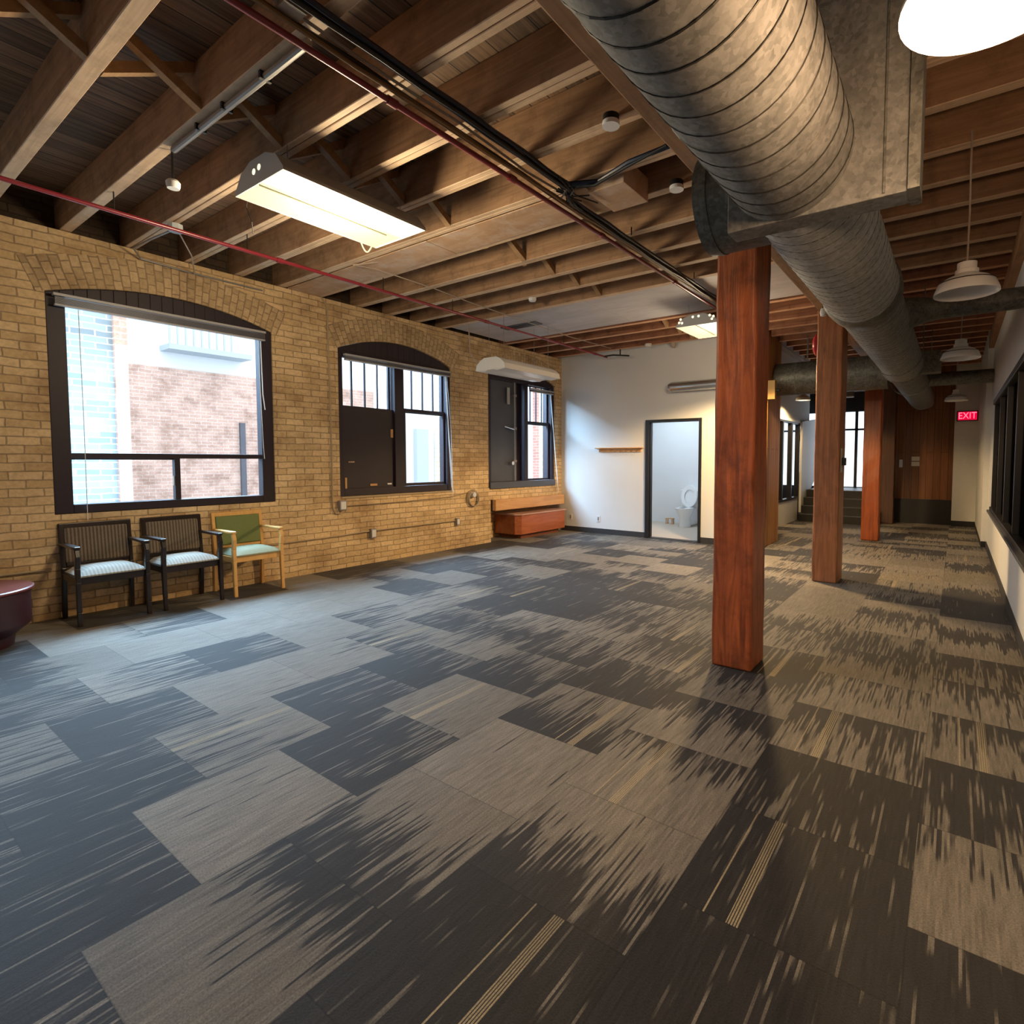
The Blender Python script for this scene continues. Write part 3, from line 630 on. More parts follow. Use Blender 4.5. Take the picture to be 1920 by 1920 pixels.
# ------------------------------------------------------------------ joists and beam
ords = ['first','second','third','fourth','fifth','sixth','seventh','eighth','ninth','tenth','eleventh','twelfth','thirteenth','fourteenth','fifteenth','sixteenth','seventeenth','eighteenth']
def joist(y, x0, x1, mat, label, two=False, th=.08):
    b = MB()
    if two: b.box(x0,x1,y,y+.043,3.5,TOP); b.box(x0,x1,y+.051,y+.095,3.503,TOP)
    else: b.box(x0,x1,y,y+th,3.5,TOP)
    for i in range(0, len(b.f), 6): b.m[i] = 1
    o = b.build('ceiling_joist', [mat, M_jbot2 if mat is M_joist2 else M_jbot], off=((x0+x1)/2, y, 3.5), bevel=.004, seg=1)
    tag(o, label, 'joist', 'ceiling joists'); return o
JY = [-2.5,-2.0,-1.5,-1.02,-.54,-.04,.46]
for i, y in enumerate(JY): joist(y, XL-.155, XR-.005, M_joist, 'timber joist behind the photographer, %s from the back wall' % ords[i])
main = [(.95,0),(1.46,0),(1.93,1),(2.42,1),(2.90,1),(3.38,1),(3.85,0),(4.40,1),(4.90,0),(5.38,0),(5.86,0),(7.30,0),(7.80,0),(8.30,0),(8.80,0)]
extra = {0:'bare pale knotty joist cutting across the top left corner', 1:'joist carrying the flat grey conduit, second from the top left corner', 2:'double joist passing just behind the bright ceiling light, third from the left corner'}
for i, (y, two) in enumerate(main):
    lab = extra.get(i, 'brown timber ceiling joist, %s counted from the top left corner' % ords[i])
    if y > 7: lab = 'reddish ceiling joist between grey board and white wall, %s from the grey board' % ords[i-11]
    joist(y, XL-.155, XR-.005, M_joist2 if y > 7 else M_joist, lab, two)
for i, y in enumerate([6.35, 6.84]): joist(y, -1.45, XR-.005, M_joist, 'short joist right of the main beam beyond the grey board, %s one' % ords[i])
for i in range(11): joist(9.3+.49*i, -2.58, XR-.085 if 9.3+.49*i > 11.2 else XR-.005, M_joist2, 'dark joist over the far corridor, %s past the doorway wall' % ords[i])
bm_ = MB(); bm_.box(-1.39,-1.11,-2.99,14.79,3.21,3.5)
tag(bm_.build('timber_beam', M_beam, off=(-1.25,5,3.21), bevel=.01), 'long timber beam resting on the row of posts beside the duct', 'beam')
# plywood and grey boards closing joist bays
b = MB(); b.box(-6.66,-4.15,3.475,3.85,3.488,3.498); b.box(-4.14,-2.35,3.475,3.85,3.488,3.498)
tag(b.build('plywood_panel', M_ply, off=(-4.5,3.6,3.49)), 'long water-stained plywood strip closing a joist bay past the bright light', 'panel')
b = MB().box(-2.33,-2.02,3.475,3.85,3.44,3.62); tag(b.build('wooden_block', M_ply, off=(-2.2,3.6,3.44), bevel=.004), 'short wooden block between joists at the end of the plywood strip', 'block')
b = MB()
for i in range(4): b.box(-6.6+1.27*i,-6.6+1.27*(i+1)-.006,5.99,7.27,3.52,3.53)
tag(b.build('grey_ceiling_board', M_greyply, off=(-4,6.6,3.52)), 'wide grey ceiling board spanning between joists near the white wall', 'board')
b = MB(); frame_rect(b, 0,0,0,0,0,0,0) if False else None
t = thing('ceiling_vent', 'small dark vent slot in the grey ceiling board', 'vent', (-5.6, 6.5, 3.50))
MB().box(-5.95,-5.25,6.42,6.60,3.505,3.519).build('frame', M_slate, t, off=(-5.6,6.5,3.5)); MB().box(-5.85,-5.35,6.45,6.57,3.500,3.506).build('slot', M_black, t, off=(-5.6,6.5,3.5))
# diagonal bridging between joists
def brace(y0, y1, x, flip, lab):
    b = MB(); za, zb_ = (3.53, 3.77) if flip else (3.77, 3.53)
    h = .032
    b.hexa([(x,y0,za-h),(x+.055,y0,za-h),(x+.055,y1,zb_-h),(x,y1,zb_-h),(x,y0,za+h),(x+.055,y0,za+h),(x+.055,y1,zb_+h),(x,y1,zb_+h)])
    tag(b.build('bridging_strut', M_brace, off=(x,(y0+y1)/2,3.5)), lab, 'strut', 'bridging struts between the joists')
bays = [(.54,.95),(1.03,1.46),(1.54,1.93),(2.03,2.42),(2.52,2.90),(3.0,3.38),(3.93,4.40),(4.5,4.9),(4.98,5.38),(5.46,5.86),(7.38,7.8),(7.88,8.3),(8.38,8.8)]
for i, (a, c) in enumerate(bays):
    for k, fl_ in enumerate((True, False)):
        brace(a+.002, c-.002, -3.85+.08*k, fl_, 'bridging strut %s away from camera, joist bay %s from top left corner' % (('rising', 'falling')[k], ords[i]))
# short solid blocks
for x, y0, y1, lab in ((-3.05,7.38,7.8,'short wood block between reddish joists behind the second ceiling light'),(-2.55,7.38,7.8,'small wood block between reddish joists beside the far ceiling light'),(-3.2,8.38,8.8,'small wood block between joists just before the white wall')):
    tag(MB().box(x,x+.05,y0+.003,y1-.003,3.52,3.76).build('blocking', M_brace, off=(x,y0,3.52)), lab, 'block', 'blocking between reddish joists')

# ------------------------------------------------------------------ posts
def post(y0, y1, mat, label, x0=-1.39, x1=-1.11):
    t = thing('timber_post', label, 'post', ((x0+x1)/2, (y0+y1)/2, 0))
    b = MB(); n = 14; rnd = random.Random(y0)
    # slightly wavy hewn edges
    rings = []
    for i in range(n+1):
        z = 3.21*i/n; j = lambda: rnd.uniform(-.004, .004)
        rings.append([(x0+j(),y0+j(),z),(x1+j(),y0+j(),z),(x1+j(),y1+j(),z),(x0+j(),y1+j(),z)])
    for i in range(n+1): b.v += rings[i]
    for i in range(n):
        for k in range(4): b.face((4*i+k, 4*i+(k+1)%4, 4*i+4+(k+1)%4, 4*i+4+k))
    b.face((3,2,1,0)); b.face((4*n,4*n+1,4*n+2,4*n+3))
    b.build('shaft', mat, t, off=((x0+x1)/2, (y0+y1)/2, 0), bevel=.018, seg=3); return t
p1 = post(3.66, 3.97, M_post, 'thick red-brown timber post nearest the camera')
p2 = post(6.92, 7.28, M_postB, 'brown timber post in the middle with a switch on its side')
p3 = post(11.03, 11.33, wood('post_timber_lamplit', (.15,.030,.006), (.40,.095,.018), 'z', 20, .4, dirt=.3, dirtc=(.16,.04,.01)), 'orange-lit timber post farthest away before the stairs')  # lamplight is painted into the orange of this post
post(-.3, .0, M_post, 'timber post behind the photographer')
post(14.2, 14.48, wood('post_timber_dark', (.05,.02,.012), (.10,.04,.02), 'z', 24, .5), 'dark timber post beside the wood clad end wall', -1.40, -1.14)

# ------------------------------------------------------------------ ducts
DX, DZc, DR = -.636, 2.75, .26
dt = thing('spiral_duct', 'large galvanised spiral duct running under the ceiling beside the posts', 'duct', (DX, 5, DZc))
def cyl_y(y0, y1, r0, r1=None, n=48, x=DX, z=DZc): 
    return MB().ring_tube([(x,y0,z),(x,y1,z)], [r0, r1 if r1 else r0], n)
def helix(y0, y1, r, pitch, x=DX, z=DZc, th=.0045):
    pts = []; steps = int((y1-y0)/pitch*36)
    for i in range(steps+1):
        a = 2*PI*i/36; pts.append((x+r*math.cos(a), y0+(y1-y0)*i/steps, z+r*math.sin(a)))
    return MB().ring_tube(pts, th, 4)
o5 = (DX, 5, DZc)
for (a, b_, ra, gm) in ((-2.9, 2.52, .26, M_galv), (2.62, 4.66, .26, M_galv2), (4.86, 8.6, .245, M_galv3), (8.66, 13.4, .23, M_galv)):
    d_ = cyl_y(a, b_, ra).build('duct_section', gm, dt, smooth=True, off=o5)
    helix(max(a, -1), b_, ra if a < 0 else ra-.0008, .115, th=.0042 if a < 0 else .0024).build('seam', M_seam, d_, off=o5)
MB().ring_tube([(DX,4.62,DZc),(DX,4.68,DZc),(DX,4.84,DZc),(DX,4.90,DZc)], [.262,.278,.272,.248], 48).build('joint_collar', M_galvd, dt, smooth=True, off=o5)
MB().ring_tube([(DX,8.55,DZc),(DX,8.60,DZc),(DX,8.68,DZc),(DX,8.72,DZc)], [.247,.262,.258,.232], 48).build('joint_collar', M_galv, dt, smooth=True, off=o5)
MB().ring_tube([(DX,13.4,DZc),(DX,13.7,DZc-.03),(DX+.1,14.0,DZc-.06)], [.23,.20,.12], 32).build('end_taper', M_galv, dt, smooth=True, off=o5)
bx = MB(); bx.box(DX-.262, -.17, 2.49, 2.62, 2.49, 3.46)
pl = bx.build('plenum_box', M_galv, dt, off=o5, bevel=.004)
q = MB(); q.box(-.185,-.145,2.47,2.64,2.488,3.46); q.box(-.27,-.262,2.482,2.49,2.5,3.46); q.build('flange', M_galvd, pl, off=o5)
MB().ring_tube([(DX,2.86,2.80),(-1.13,2.86,2.80)], .245, 40).build('capped_stub', M_galvd, dt, smooth=True, off=o5)
MB().ring_tube([(-1.06,2.86,2.80),(-1.09,2.86,2.80)], .250, 40).build('stub_rib', M_galvd, dt, smooth=True, off=o5)
q = MB().ring_tube([(DX+.1,5.95,2.80),(-.30,6.15,2.87),(-.18,6.2,2.88),(.455,6.2,2.88)], [.17,.12,.10,.095], 24); q.build('branch_pipe', M_galvd, dt, smooth=True, off=o5)
q = MB().ring_tube([(DX,10.9,2.80),(.455,10.9,2.80)], .11, 24); q.build('branch_pipe', M_galvd, dt, smooth=True, off=o5)
MB().box(-.45,-.20,8.6,8.85,2.62,2.9).build('damper_box', M_galvd, dt, off=o5, bevel=.004)
for y in (1.2, 3.6, 7.6, 10.0):
    h = MB(); h.box(DX-.285,DX-.275,y,y+.025,DZc,3.5); h.box(DX+.275,DX+.285,y,y+.025,DZc,3.5)
    for i in range(24):
        a, c = PI+PI*i/24, PI+PI*(i+1)/24
        P = lambda t, r, yy: (DX+r*math.cos(t), yy, DZc+r*math.sin(t))
        h.hexa([P(a,.275,y),P(c,.275,y),P(c,.275,y+.025),P(a,.275,y+.025),P(a,.285,y),P(c,.285,y),P(c,.285,y+.025),P(a,.285,y+.025)])
    if y not in (1.2, 3.6): h.build('hanger_strap', M_galvd, dt, off=o5)
# cross duct in the far bay
t = dt; o_ = o5
c_ = MB().ring_tube([(-2.59,9.75,2.83),(-.90,9.75,2.83)], .27, 40).build('cross_duct', M_galvd, t, smooth=True, off=o_)
for x in (-2.25,-1.75,-1.2): MB().ring_tube([(x,9.75,2.83),(x+.02,9.75,2.83)], .275, 40).build('duct_rib', M_galv, t, smooth=True, off=o_)
MB().ring_tube([(-2.1,9.75,3.09),(-2.1,9.75,3.49)], .012, 8).build('hanger_rod', M_gconduit, t, off=o_)
# pipe on the white wall
t = thing('wall_pipe', 'short shiny round duct mounted high on the white wall above the doorway', 'duct', (-3.5, 8.88, 2.73))
MB().ring_tube([(-4.24,8.9,2.73),(-4.22,8.9,2.73),(-4.17,8.9,2.73),(-2.92,8.9,2.73)], [.03,.07,.088,.088], 28).build('duct_section', plain('shiny_galvanised', (.6,.6,.58), .25, .9), t, smooth=True, off=(-3.5,8.88,2.73))

# ------------------------------------------------------------------ pendant lamps
def make_pendant(loc, label, lit, r=.175, top=3.5, glow=14, spot=False):
    t = thing('pendant_lamp', label, 'lamp', loc, 0, 'white dome pendant lamps')
    prof = [(r,0),(r*1.0,.008),(r*.99,.015),(r*.86,.07),(r*.66,.095),(r*.40,.115),(r*.36,.12),(r*.36,.145),(r*.30,.15),(r*.30,.19),(r*.12,.20),(0,.20)]
    inner = [(0,.10),(r*.38,.10),(r*.62,.085),(r*.82,.062),(r*.955,.012),(r,0)]
    MB().lathe(prof, 40).build('lamp_shade', M_enamel, t, smooth=True)
    MB().lathe(inner, 40).build('shade_interior', M_enamel, t, smooth=True)
    MB().ring_tube([(0,0,.2),(0.004,0,(top-loc[2])*.5),(0,0,top-loc[2])], .006, 6).build('cord', M_cable_w, t)
    MB().lathe([(r*.87,.066),(r*.885,.068),(r*.87,.072)], 40).build('rim_line', M_black, t)
    if lit:
        MB().lathe([(0,-.002),(r*.5,-.001),(r*.93,.012),(r*.93,.018),(0,.018)], 32).build('bulb', M_bulb if lit == 1 else M_lens2, t, smooth=True)
        l = bpy.data.lights.new('pendant_fill', 'SPOT' if spot else 'POINT'); l.energy = glow; l.color = (1,.60,.32) if not spot else (1,.66,.30); l.shadow_soft_size = .12
        if spot: l.spot_size = math.radians(158); l.spot_blend = .25
        lo = bpy.data.objects.new('pendant_fill', l); COL.objects.link(lo); lo.parent = t; lo.location = (0,0,-.02 if spot else -.16)  # added light; the point version hangs below the shade to reach the ceiling
    else:
        MB().lathe([(0,.03),(.022,.04),(.03,.065),(.02,.09),(.016,.10)], 16).build('bulb', M_disc, t, smooth=True)
    return t
make_pendant((.045,1.66,2.55), 'glaring lit pendant lamp at the top right corner', 1, .2, glow=21)
make_pendant((.02,4.25,2.5), 'large unlit white pendant lamp hanging at the right above the window', 0)
make_pendant((.005,6.9,2.5), 'unlit white pendant lamp, second along the corridor', 0)
make_pendant((-.03,11.7,2.5), 'small unlit pendant lamp just before the exit sign', 0)
make_pendant((-2.72,12.3,2.72), 'small glowing pendant lamp seen left of the middle post', 2, .15, top=3.8, glow=110, spot=True)
make_pendant((-2.36,7.6,2.92), 'warm pendant lamp hidden behind the nearest post, lighting the white wall', 1, .15, glow=400, spot=True)

# ------------------------------------------------------------------ fluorescent fixtures
def fixture(loc, W, L, H, label, lit, perf=False):
    t = thing('ceiling_light', label, 'light', loc, 0, 'fluorescent fixtures under the joists')     # origin: centre of the bottom face, length along y
    prof = [(-W/2,0),(-W/2,.02),(-W*.36,H*.72),(-W*.16,H),(W*.16,H),(W*.36,H*.72),(W/2,.02),(W/2,0)] if lit else [(-W/2,0),(-W*.47,H*.45),(-W*.34,H*.8),(-W*.2,H),(W*.2,H),(W*.34,H*.8),(W*.47,H*.45),(W/2,0)]
    hs = MB(); 
    for (a, b_) in zip(prof[:-1], prof[1:]):
        hs.quad((a[0],-L/2,a[1]),(b_[0],-L/2,b_[1]),(b_[0],L/2,b_[1]),(a[0],L/2,a[1]))
    hs.build('housing', M_enamel if not lit else plain('housing_grey', (.35,.36,.36), .4), t)
    for s_ in (-1, 1):
        e = MB(); e.prism([(x, z) for x, z in prof], 'y', s_*L/2-.004, s_*L/2+.004)
        ep = e.build('end_plate', plain('end_plate_grey', (.55,.57,.58), .5) if lit else M_enamel, t)
        if s_ < 0:
            spots = [(-.05,.09),(.02,.10)] if not perf else [(-.22,.10),(-.20,.05),(-.24,.06),(-.05,.11),(.03,.11),(.18,.10),(.21,.05),(.23,.08)]
            if lit:
                for x, z in spots:
                    c = MB().ring_tube([(x,-L/2-.006,z),(x,-L/2-.003,z)], .016 if perf else .02, 12); c.build('knockout', M_knock, ep)
    if lit:
        lm = MB(); lm.box(-W/2+.008,-.012,-L/2+.01,L/2-.01,.004,.010); lm.build('lens', M_lens, t)
        lm = MB(); lm.box(.03,W/2-.008,-L/2+.01,L/2-.01,.004,.010); lm.build('lens', M_lens2, t)
        MB().box(-.014,-.004,-L/2+.01,L/2-.12,-.006,.008).build('ridge', plain('ridge_grey', (.20,.20,.13), .5), t)
        MB().box(-.004,.03,-L/2+.01,L/2-.01,.002,.008).build('center_strip', M_lens, t)
        l = bpy.data.lights.new('added_tube_fill', 'POINT'); l.energy = 16 if perf else 52; l.color = (1,.80,.52); l.shadow_soft_size = .2  # added point light under the lens, also brightens the ceiling
        lo = bpy.data.objects.new('added_tube_fill', l); COL.objects.link(lo); lo.parent = t; lo.location = (0,0,-.3)
    else:
        lm = MB(); lm.prism([(-W/2+.01,.0),(-W*.2,-.015),(0,.02),(W*.2,-.015),(W/2-.01,.0),(W/2-.01,.012),(-W/2+.01,.012)], 'y', -L/2+.01, L/2-.01); lm.build('lens', M_enamel, t)
    for x, y in ((-W*.25,-L*.4),(W*.25,-L*.4),(-W*.25,L*.4),(W*.25,L*.4)):
        if loc[2] < 3.3: MB().ring_tube([(x,y,H*.6),(x,y,3.5-loc[2])], .0025, 5).build('hanger_wire', M_gconduit, t)
    return t
f1 = fixture((-3.82,2.37,3.25), .64, 1.10, .17, 'bright lit fluorescent fixture hanging over the left of the room', True)
cpts = [(-.34+.03*math.sin(i*.9)*0,.42+.012*i,.02-.07*math.sin(PI*i/9)) for i in range(10)]
MB().ring_tube(cpts, .006, 6).build('chain', M_lens, f1)
f3 = fixture((-2.83,7.15,3.2), .58, .78, .14, 'lit fluorescent fixture with punched end plate partly behind the nearest post', True, True)
f2 = fixture((-5.38,6.22,2.70), .56, 1.25, .17, 'unlit white fluorescent fixture hanging in front of the corner window', False)
MB().ring_tube([(-.25,-.3,.10),(-.42,-.42,.12),(-.52,-.5,.30),(-.53,-.52,.72)], .008, 8).build('supply_cable', M_cable_w, f2)

# ------------------------------------------------------------------ pipes and cables
t = thing('sprinkler_pipe', 'thin red sprinkler pipe running along the brick wall side', 'pipe', (-5.40, 4, 3.35))
o_ = (-5.40, 4, 3.35)
MB().ring_tube([(-5.40,-2.9,3.35),(-5.40,8.7,3.35)], .017, 12).build('pipe_run', M_red, t, smooth=True, off=o_)
for y in (.2, 2.75, 5.55, 8.3): MB().ring_tube([(-5.4,y-.03,3.35),(-5.4,y+.03,3.35)], .024, 12).build('coupling', M_red, t, smooth=True, off=o_)
for y in (1.5, 2.46, 3.9, 4.93, 7.35): 
    MB().ring_tube([(-5.4,y,3.362),(-5.4,y,3.5)], .005, 6).build('hanger', M_cable_k, t, off=o_)
MB().ring_tube([(-5.40,8.6,3.35),(-5.22,8.62,3.36),(-4.95,8.75,3.34)], .014, 8).build('branch', M_cable_k, t, off=o_)
MB().ring_tube([(-5.1,8.68,3.36),(-5.1,8.68,3.46)], .012, 8).build('sprinkler_head', M_cable_k, t, off=o_)
t = thing('sprinkler_pipe', 'red sprinkler pipe running beneath the cable bundle in mid ceiling', 'pipe', (-2.6, 4, 3.4))
o_ = (-2.6, 4, 3.4)
MB().ring_tube([(-2.6,-2.9,3.4),(-2.6,7.25,3.4)], .017, 12).build('pipe_run', M_red, t, smooth=True, off=o_)
for y in (1.95, 2.93, 4.1, 5.6): MB().ring_tube([(-2.6,y-.03,3.4),(-2.6,y+.03,3.4)], .024, 12).build('coupling', M_red, t, smooth=True, off=o_)
def wob(x, z, y0, y1, n, amp, seed, sag=0):
    r_ = random.Random(seed); return [(x+r_.uniform(-amp,amp), y0+(y1-y0)*i/n, z+r_.uniform(-amp,amp)*.6-sag*math.sin(PI*((i*3)%n)/n)) for i in range(n+1)]
t = thing('cable_bundle', 'bundle of dark blue and black cables strapped under the joists', 'cables', (-2.4, 4, 3.44))
o_ = (-2.4, 4, 3.44)
def cab(pts, r, m): 
    q = MB().ring_tube(pts, r, 8).build('cable', m, t, smooth=True, off=o_)
for k, (x, z, r, m) in enumerate(((-2.43,3.465,.016,M_cable_b),(-2.405,3.47,.014,M_cable_b),(-2.42,3.44,.012,M_cable_k),(-2.445,3.45,.009,M_cable_b))):
    cab(wob(x, z, -2.5, 3.35, 22, .006, k)+wob(x-.09, z-.02, 3.5, 7.1, 14, .008, k+9), r, m)
for k, (x, z, r, m) in enumerate(((-2.53,3.42,.012,M_cable_o),(-2.55,3.44,.014,M_cable_k),(-2.565,3.43,.010,M_cable_o),(-2.58,3.45,.011,M_cable_k),(-2.52,3.46,.008,M_cable_w))):
    cab(wob(x, z, -2.5, 7.2, 30, .010, k+20), r, m)
cab([(-2.42,3.3,3.46),(-2.2,3.42,3.47),(-1.9,3.33,3.475),(-1.65,3.32,3.48),(-1.45,3.32,3.49)], .018, M_cable_b)
cab([(-2.42,3.35,3.46),(-2.22,3.4,3.44),(-1.9,3.34,3.46),(-1.6,3.3,3.48)], .012, M_cable_k)
for k in range(9):
    r_ = random.Random(k+70); a = (-2.45+r_.uniform(-.08,.1), 3.25+r_.uniform(-.1,.2), 3.45); b_ = (-2.45+r_.uniform(-.1,.14), 3.45+r_.uniform(-.1,.25), 3.42)
    cab([a, ((a[0]+b_[0])/2+r_.uniform(-.06,.06), (a[1]+b_[1])/2, 3.41), b_], .006, M_cable_k)
for y in (1.35, 2.3, 4.3, 5.7): MB().ring_tube([(-2.42,y,3.43),(-2.42,y,3.5)], .005, 6).build('strap', M_cable_k, t, off=o_)
MB().box(-2.56,-2.46,1.30,1.40,3.44,3.49).build('junction_box', M_cable_w, t, off=o_)
MB().box(-2.60,-2.52,1.10,1.2,3.45,3.49).build('junction_box', M_cable_w, t, off=o_)
# conduit on the second joist and the hanging socket
t = thing('conduit', 'straight grey conduit fixed under the second joist', 'conduit', (-3.3,1.5,3.48))
MB().ring_tube([(-2.66,1.52,3.478),(-4.30,1.52,3.478)], .020, 10).build('pipe_run', M_gconduit, t, smooth=True, off=(-3.3,1.5,3.48))
for x in (-3.9,-3.55,-3.1): MB().box(x,x+.02,1.49,1.55,3.46,3.502).build('clip', M_cable_k, t, off=(-3.3,1.5,3.48))
t = thing('heat_detector', 'small white detector hanging on a short rod near the top left', 'detector', (-4.36,1.53,3.27))
MB().ring_tube([(0,0,.03),(0,0,.23)], .007, 6).build('rod', M_cable_k, t)
MB().lathe([(0,-.02),(.035,-.02),(.04,-.005),(.042,.02),(.03,.035),(0,.04)], 20).build('body', M_disc, t, smooth=True)
t = thing('loose_wire', 'thin dark wire dangling beside the hanging detector', 'wire', (-4.3,1.97,3.5))
MB().ring_tube([(0,0,0),(.02,-.01,-.10),(-.02,0,-.22),(.03,.01,-.33),(.0,.03,-.40)], .003, 5).build('strand', M_cable_k, t)
tag(t, t['label'], 'wire')
# wires running near the brick wall
t = thing('ceiling_wire', 'thin brown wire slung along the joists above the middle window', 'wire', (-5.2,4,3.45))
MB().ring_tube([(-5.0,3.55,3.49),(-5.05,3.3,3.40),(-5.12,3.6,3.46),(-5.15,4.4,3.47),(-5.2,5.0,3.465),(-5.25,6.0,3.47),(-5.3,7.4,3.47),(-5.25,8.6,3.48)], .006, 6).build('strand', M_cable_w, t, off=(-5.2,4,3.45))
t = thing('junction_box', 'pale octagonal box above the red pipe near the wide window', 'junction box', (-5.62,1.98,3.42))
MB().ring_tube([(0,0,-.01),(0,0,.05)], .055, 8).build('body', plain('pale_box', (.5,.55,.58), .4), t)
MB().ring_tube([(-.05,0,.02),(-.35,-.05,.0),(-.85,-.05,.02),(-1.0,.05,-.02),(-1.02,.5,-.03),(-1.03,1.2,-.03)], .009, 8).build('conduit_arm', M_gconduit, t)
MB().ring_tube([(-.02,.03,.0),(-.5,.3,-.02),(-.98,.5,-.04)], .006, 6).build('wire', M_cable_w, t)
for (x, y, z, r, lab) in ((-1.76,2.87,3.44,.052,'white disc sensor below the beam side, nearer of the two'),(-1.76,3.80,3.44,.052,'white disc sensor left of the duct stub, farther of the two')):
    t = thing('disc_sensor', lab, 'sensor', (x,y,z), 0, 'disc sensors under the joists')
    MB().ring_tube([(0,0,0),(0,0,.025)], r, 24).build('face', M_disc, t, smooth=True); MB().ring_tube([(0,0,.025),(0,0,.062)], r*.95, 20).build('base', M_cable_k, t, smooth=True)
t = thing('smoke_detector', 'small white smoke detector on a joist over the middle window', 'detector', (-4.5,5.45,3.46)); MB().lathe([(0,-.0),(.04,0),(.05,.02),(.05,.04),(0,.04)], 20).build('body', M_disc, t, smooth=True)
t = thing('smoke_detector', 'white detector at the top of the white wall, left one', 'detector', (-4.55,8.72,3.45)); MB().lathe([(0,-.0),(.045,0),(.06,.02),(.06,.05),(0,.05)], 20).build('body', M_disc, t, smooth=True)
t = thing('smoke_detector', 'beige sensor at the top of the white wall, right one', 'detector', (-4.15,8.9,3.42)); MB().lathe([(0,-.0),(.03,0),(.05,.03),(.05,.08),(0,.08)], 20).build('body', M_cable_w, t, smooth=True)
t = thing('beam_sensor', 'small white sensor at the beam edge beside the duct', 'sensor', (-1.30,6.78,3.12)); MB().lathe([(0,-.03),(.03,-.02),(.04,.02),(.03,.06),(0,.07)], 12).build('body', M_disc, t, smooth=True)
MB().ring_tube([(0,0,.06),(0,0,.09)], .012, 8).build('mount', M_cable_k, t)

# ------------------------------------------------------------------ brick wall services
def wbox(y, z, w_, h, label, d_=.05):
    t = thing('outlet_box', label, 'outlet', (XL, y, z)); MB().box(0.001,d_,-w_/2,w_/2,-h/2,h/2).build('body', M_boxgrey, t, bevel=.004)
    MB().box(d_,d_+.004,-w_*.35,w_*.35,-h*.38,h*.38).build('cover', M_disc, t); return t
wbox(4.57,.42,.085,.13,'grey outlet box low on the brick wall below the boarded sash')
wbox(6.13,.44,.07,.11,'grey outlet box low on the brick wall near the coiled cable')
wbox(4.12,.84,.10,.13,'grey junction box at the lower left corner of the middle window')
t = thing('conduit', 'thin conduit running low across the brick wall to the outlet boxes', 'conduit', (XL,3.5,.45))
MB().ring_tube([(XL+.018,3.13,.43),(XL+.018,4.1,.44),(XL+.018,4.52,.455)], .009, 8).build('pipe_run', M_conduit, t, off=(XL,3.5,.45))
MB().ring_tube([(XL+.018,4.62,.455),(XL+.018,6.1,.455)], .009, 8).build('pipe_run', M_conduit, t, off=(XL,3.5,.45))
t = thing('conduit', 'short pale conduit on the brick wall behind the leftmost chair', 'conduit', (XL,.9,.46))
MB().ring_tube([(XL+.018,-.5,.45),(XL+.018,1.3,.455)], .010, 8).build('pipe_run', M_conduit, t, off=(XL,.9,.46))
t = thing('conduit', 'vertical cream conduit between the wide window and the middle window', 'conduit', (XL,3.98,1))
MB().ring_tube([(XL+.016,3.90,3.48),(XL+.016,3.965,3.40),(XL+.016,3.985,2.2),(XL+.016,3.99,.82),(XL+.016,4.03,.735),(XL+.016,4.09,.735),(XL+.016,4.115,.768)], .010, 8).build('pipe_run', M_conduit, t, smooth=True, off=(XL,3.98,1))
t = thing('coiled_cable', 'cable coiled on a round wall hook beside the middle window', 'cable', (XL+.02,6.48,.80))
for k in range(4):
    r_ = .135-.008*k; c = MB(); pts = [(.012*k, r_*math.cos(2*PI*i/28), r_*1.05*math.sin(2*PI*i/28)-.004*k) for i in range(29)]
    c.ring_tube(pts, .007, 6).build('coil', M_cable_w if k % 2 else M_conduit, t, smooth=True)
MB().ring_tube([(-.018,0,.06),(.05,0,.06)], .04, 16).build('socket', M_disc, t); MB().ring_tube([(.0,-.13,.10),(0,-.5,.05),(.0,-1.4,.03),(.0,-2.3,.03)], .006, 6).build('lead', M_conduit, t)

# ------------------------------------------------------------------ bench, plank
t = thing('wall_plank', 'pale knotty pine plank fixed under the corner window', 'plank', (-6.6,7.9,.6))
MB().box(-6.64,-6.56,6.94,8.95,.555,.745).build('board', M_pine, t, off=(-6.6,7.9,.6), bevel=.003)
MB().box(-6.668,-6.64,6.93,7.0,.54,.745).build('bracket', M_frame, t, off=(-6.6,7.9,.6))
t = thing('storage_bench', 'red-brown wooden chest bench under the corner window', 'bench', (-6.75,8.1,0))
o_ = (-6.75,8.1,0)
b = MB().prism([(-7.04,7.42),(-6.55,7.42),(-6.45,7.50),(-6.45,8.82),(-7.04,8.82)], 'z', .085, .435); b.build('body', M_bench, t, off=o_, bevel=.005)
b = MB().prism([(-7.05,7.40),(-6.55,7.40),(-6.43,7.49),(-6.43,8.85),(-7.05,8.85)], 'z', .437, .462); b.build('lid', wood('bench_lid', (.50,.27,.20), (.62,.38,.30), 'y', 10, .3), t, off=o_, bevel=.003)
MB().box(-7.0,-6.52,7.55,8.70,.0,.085).build('plinth', wood('plinth_wood', (.16,.05,.02), (.24,.08,.03), 'y'), t, off=o_)

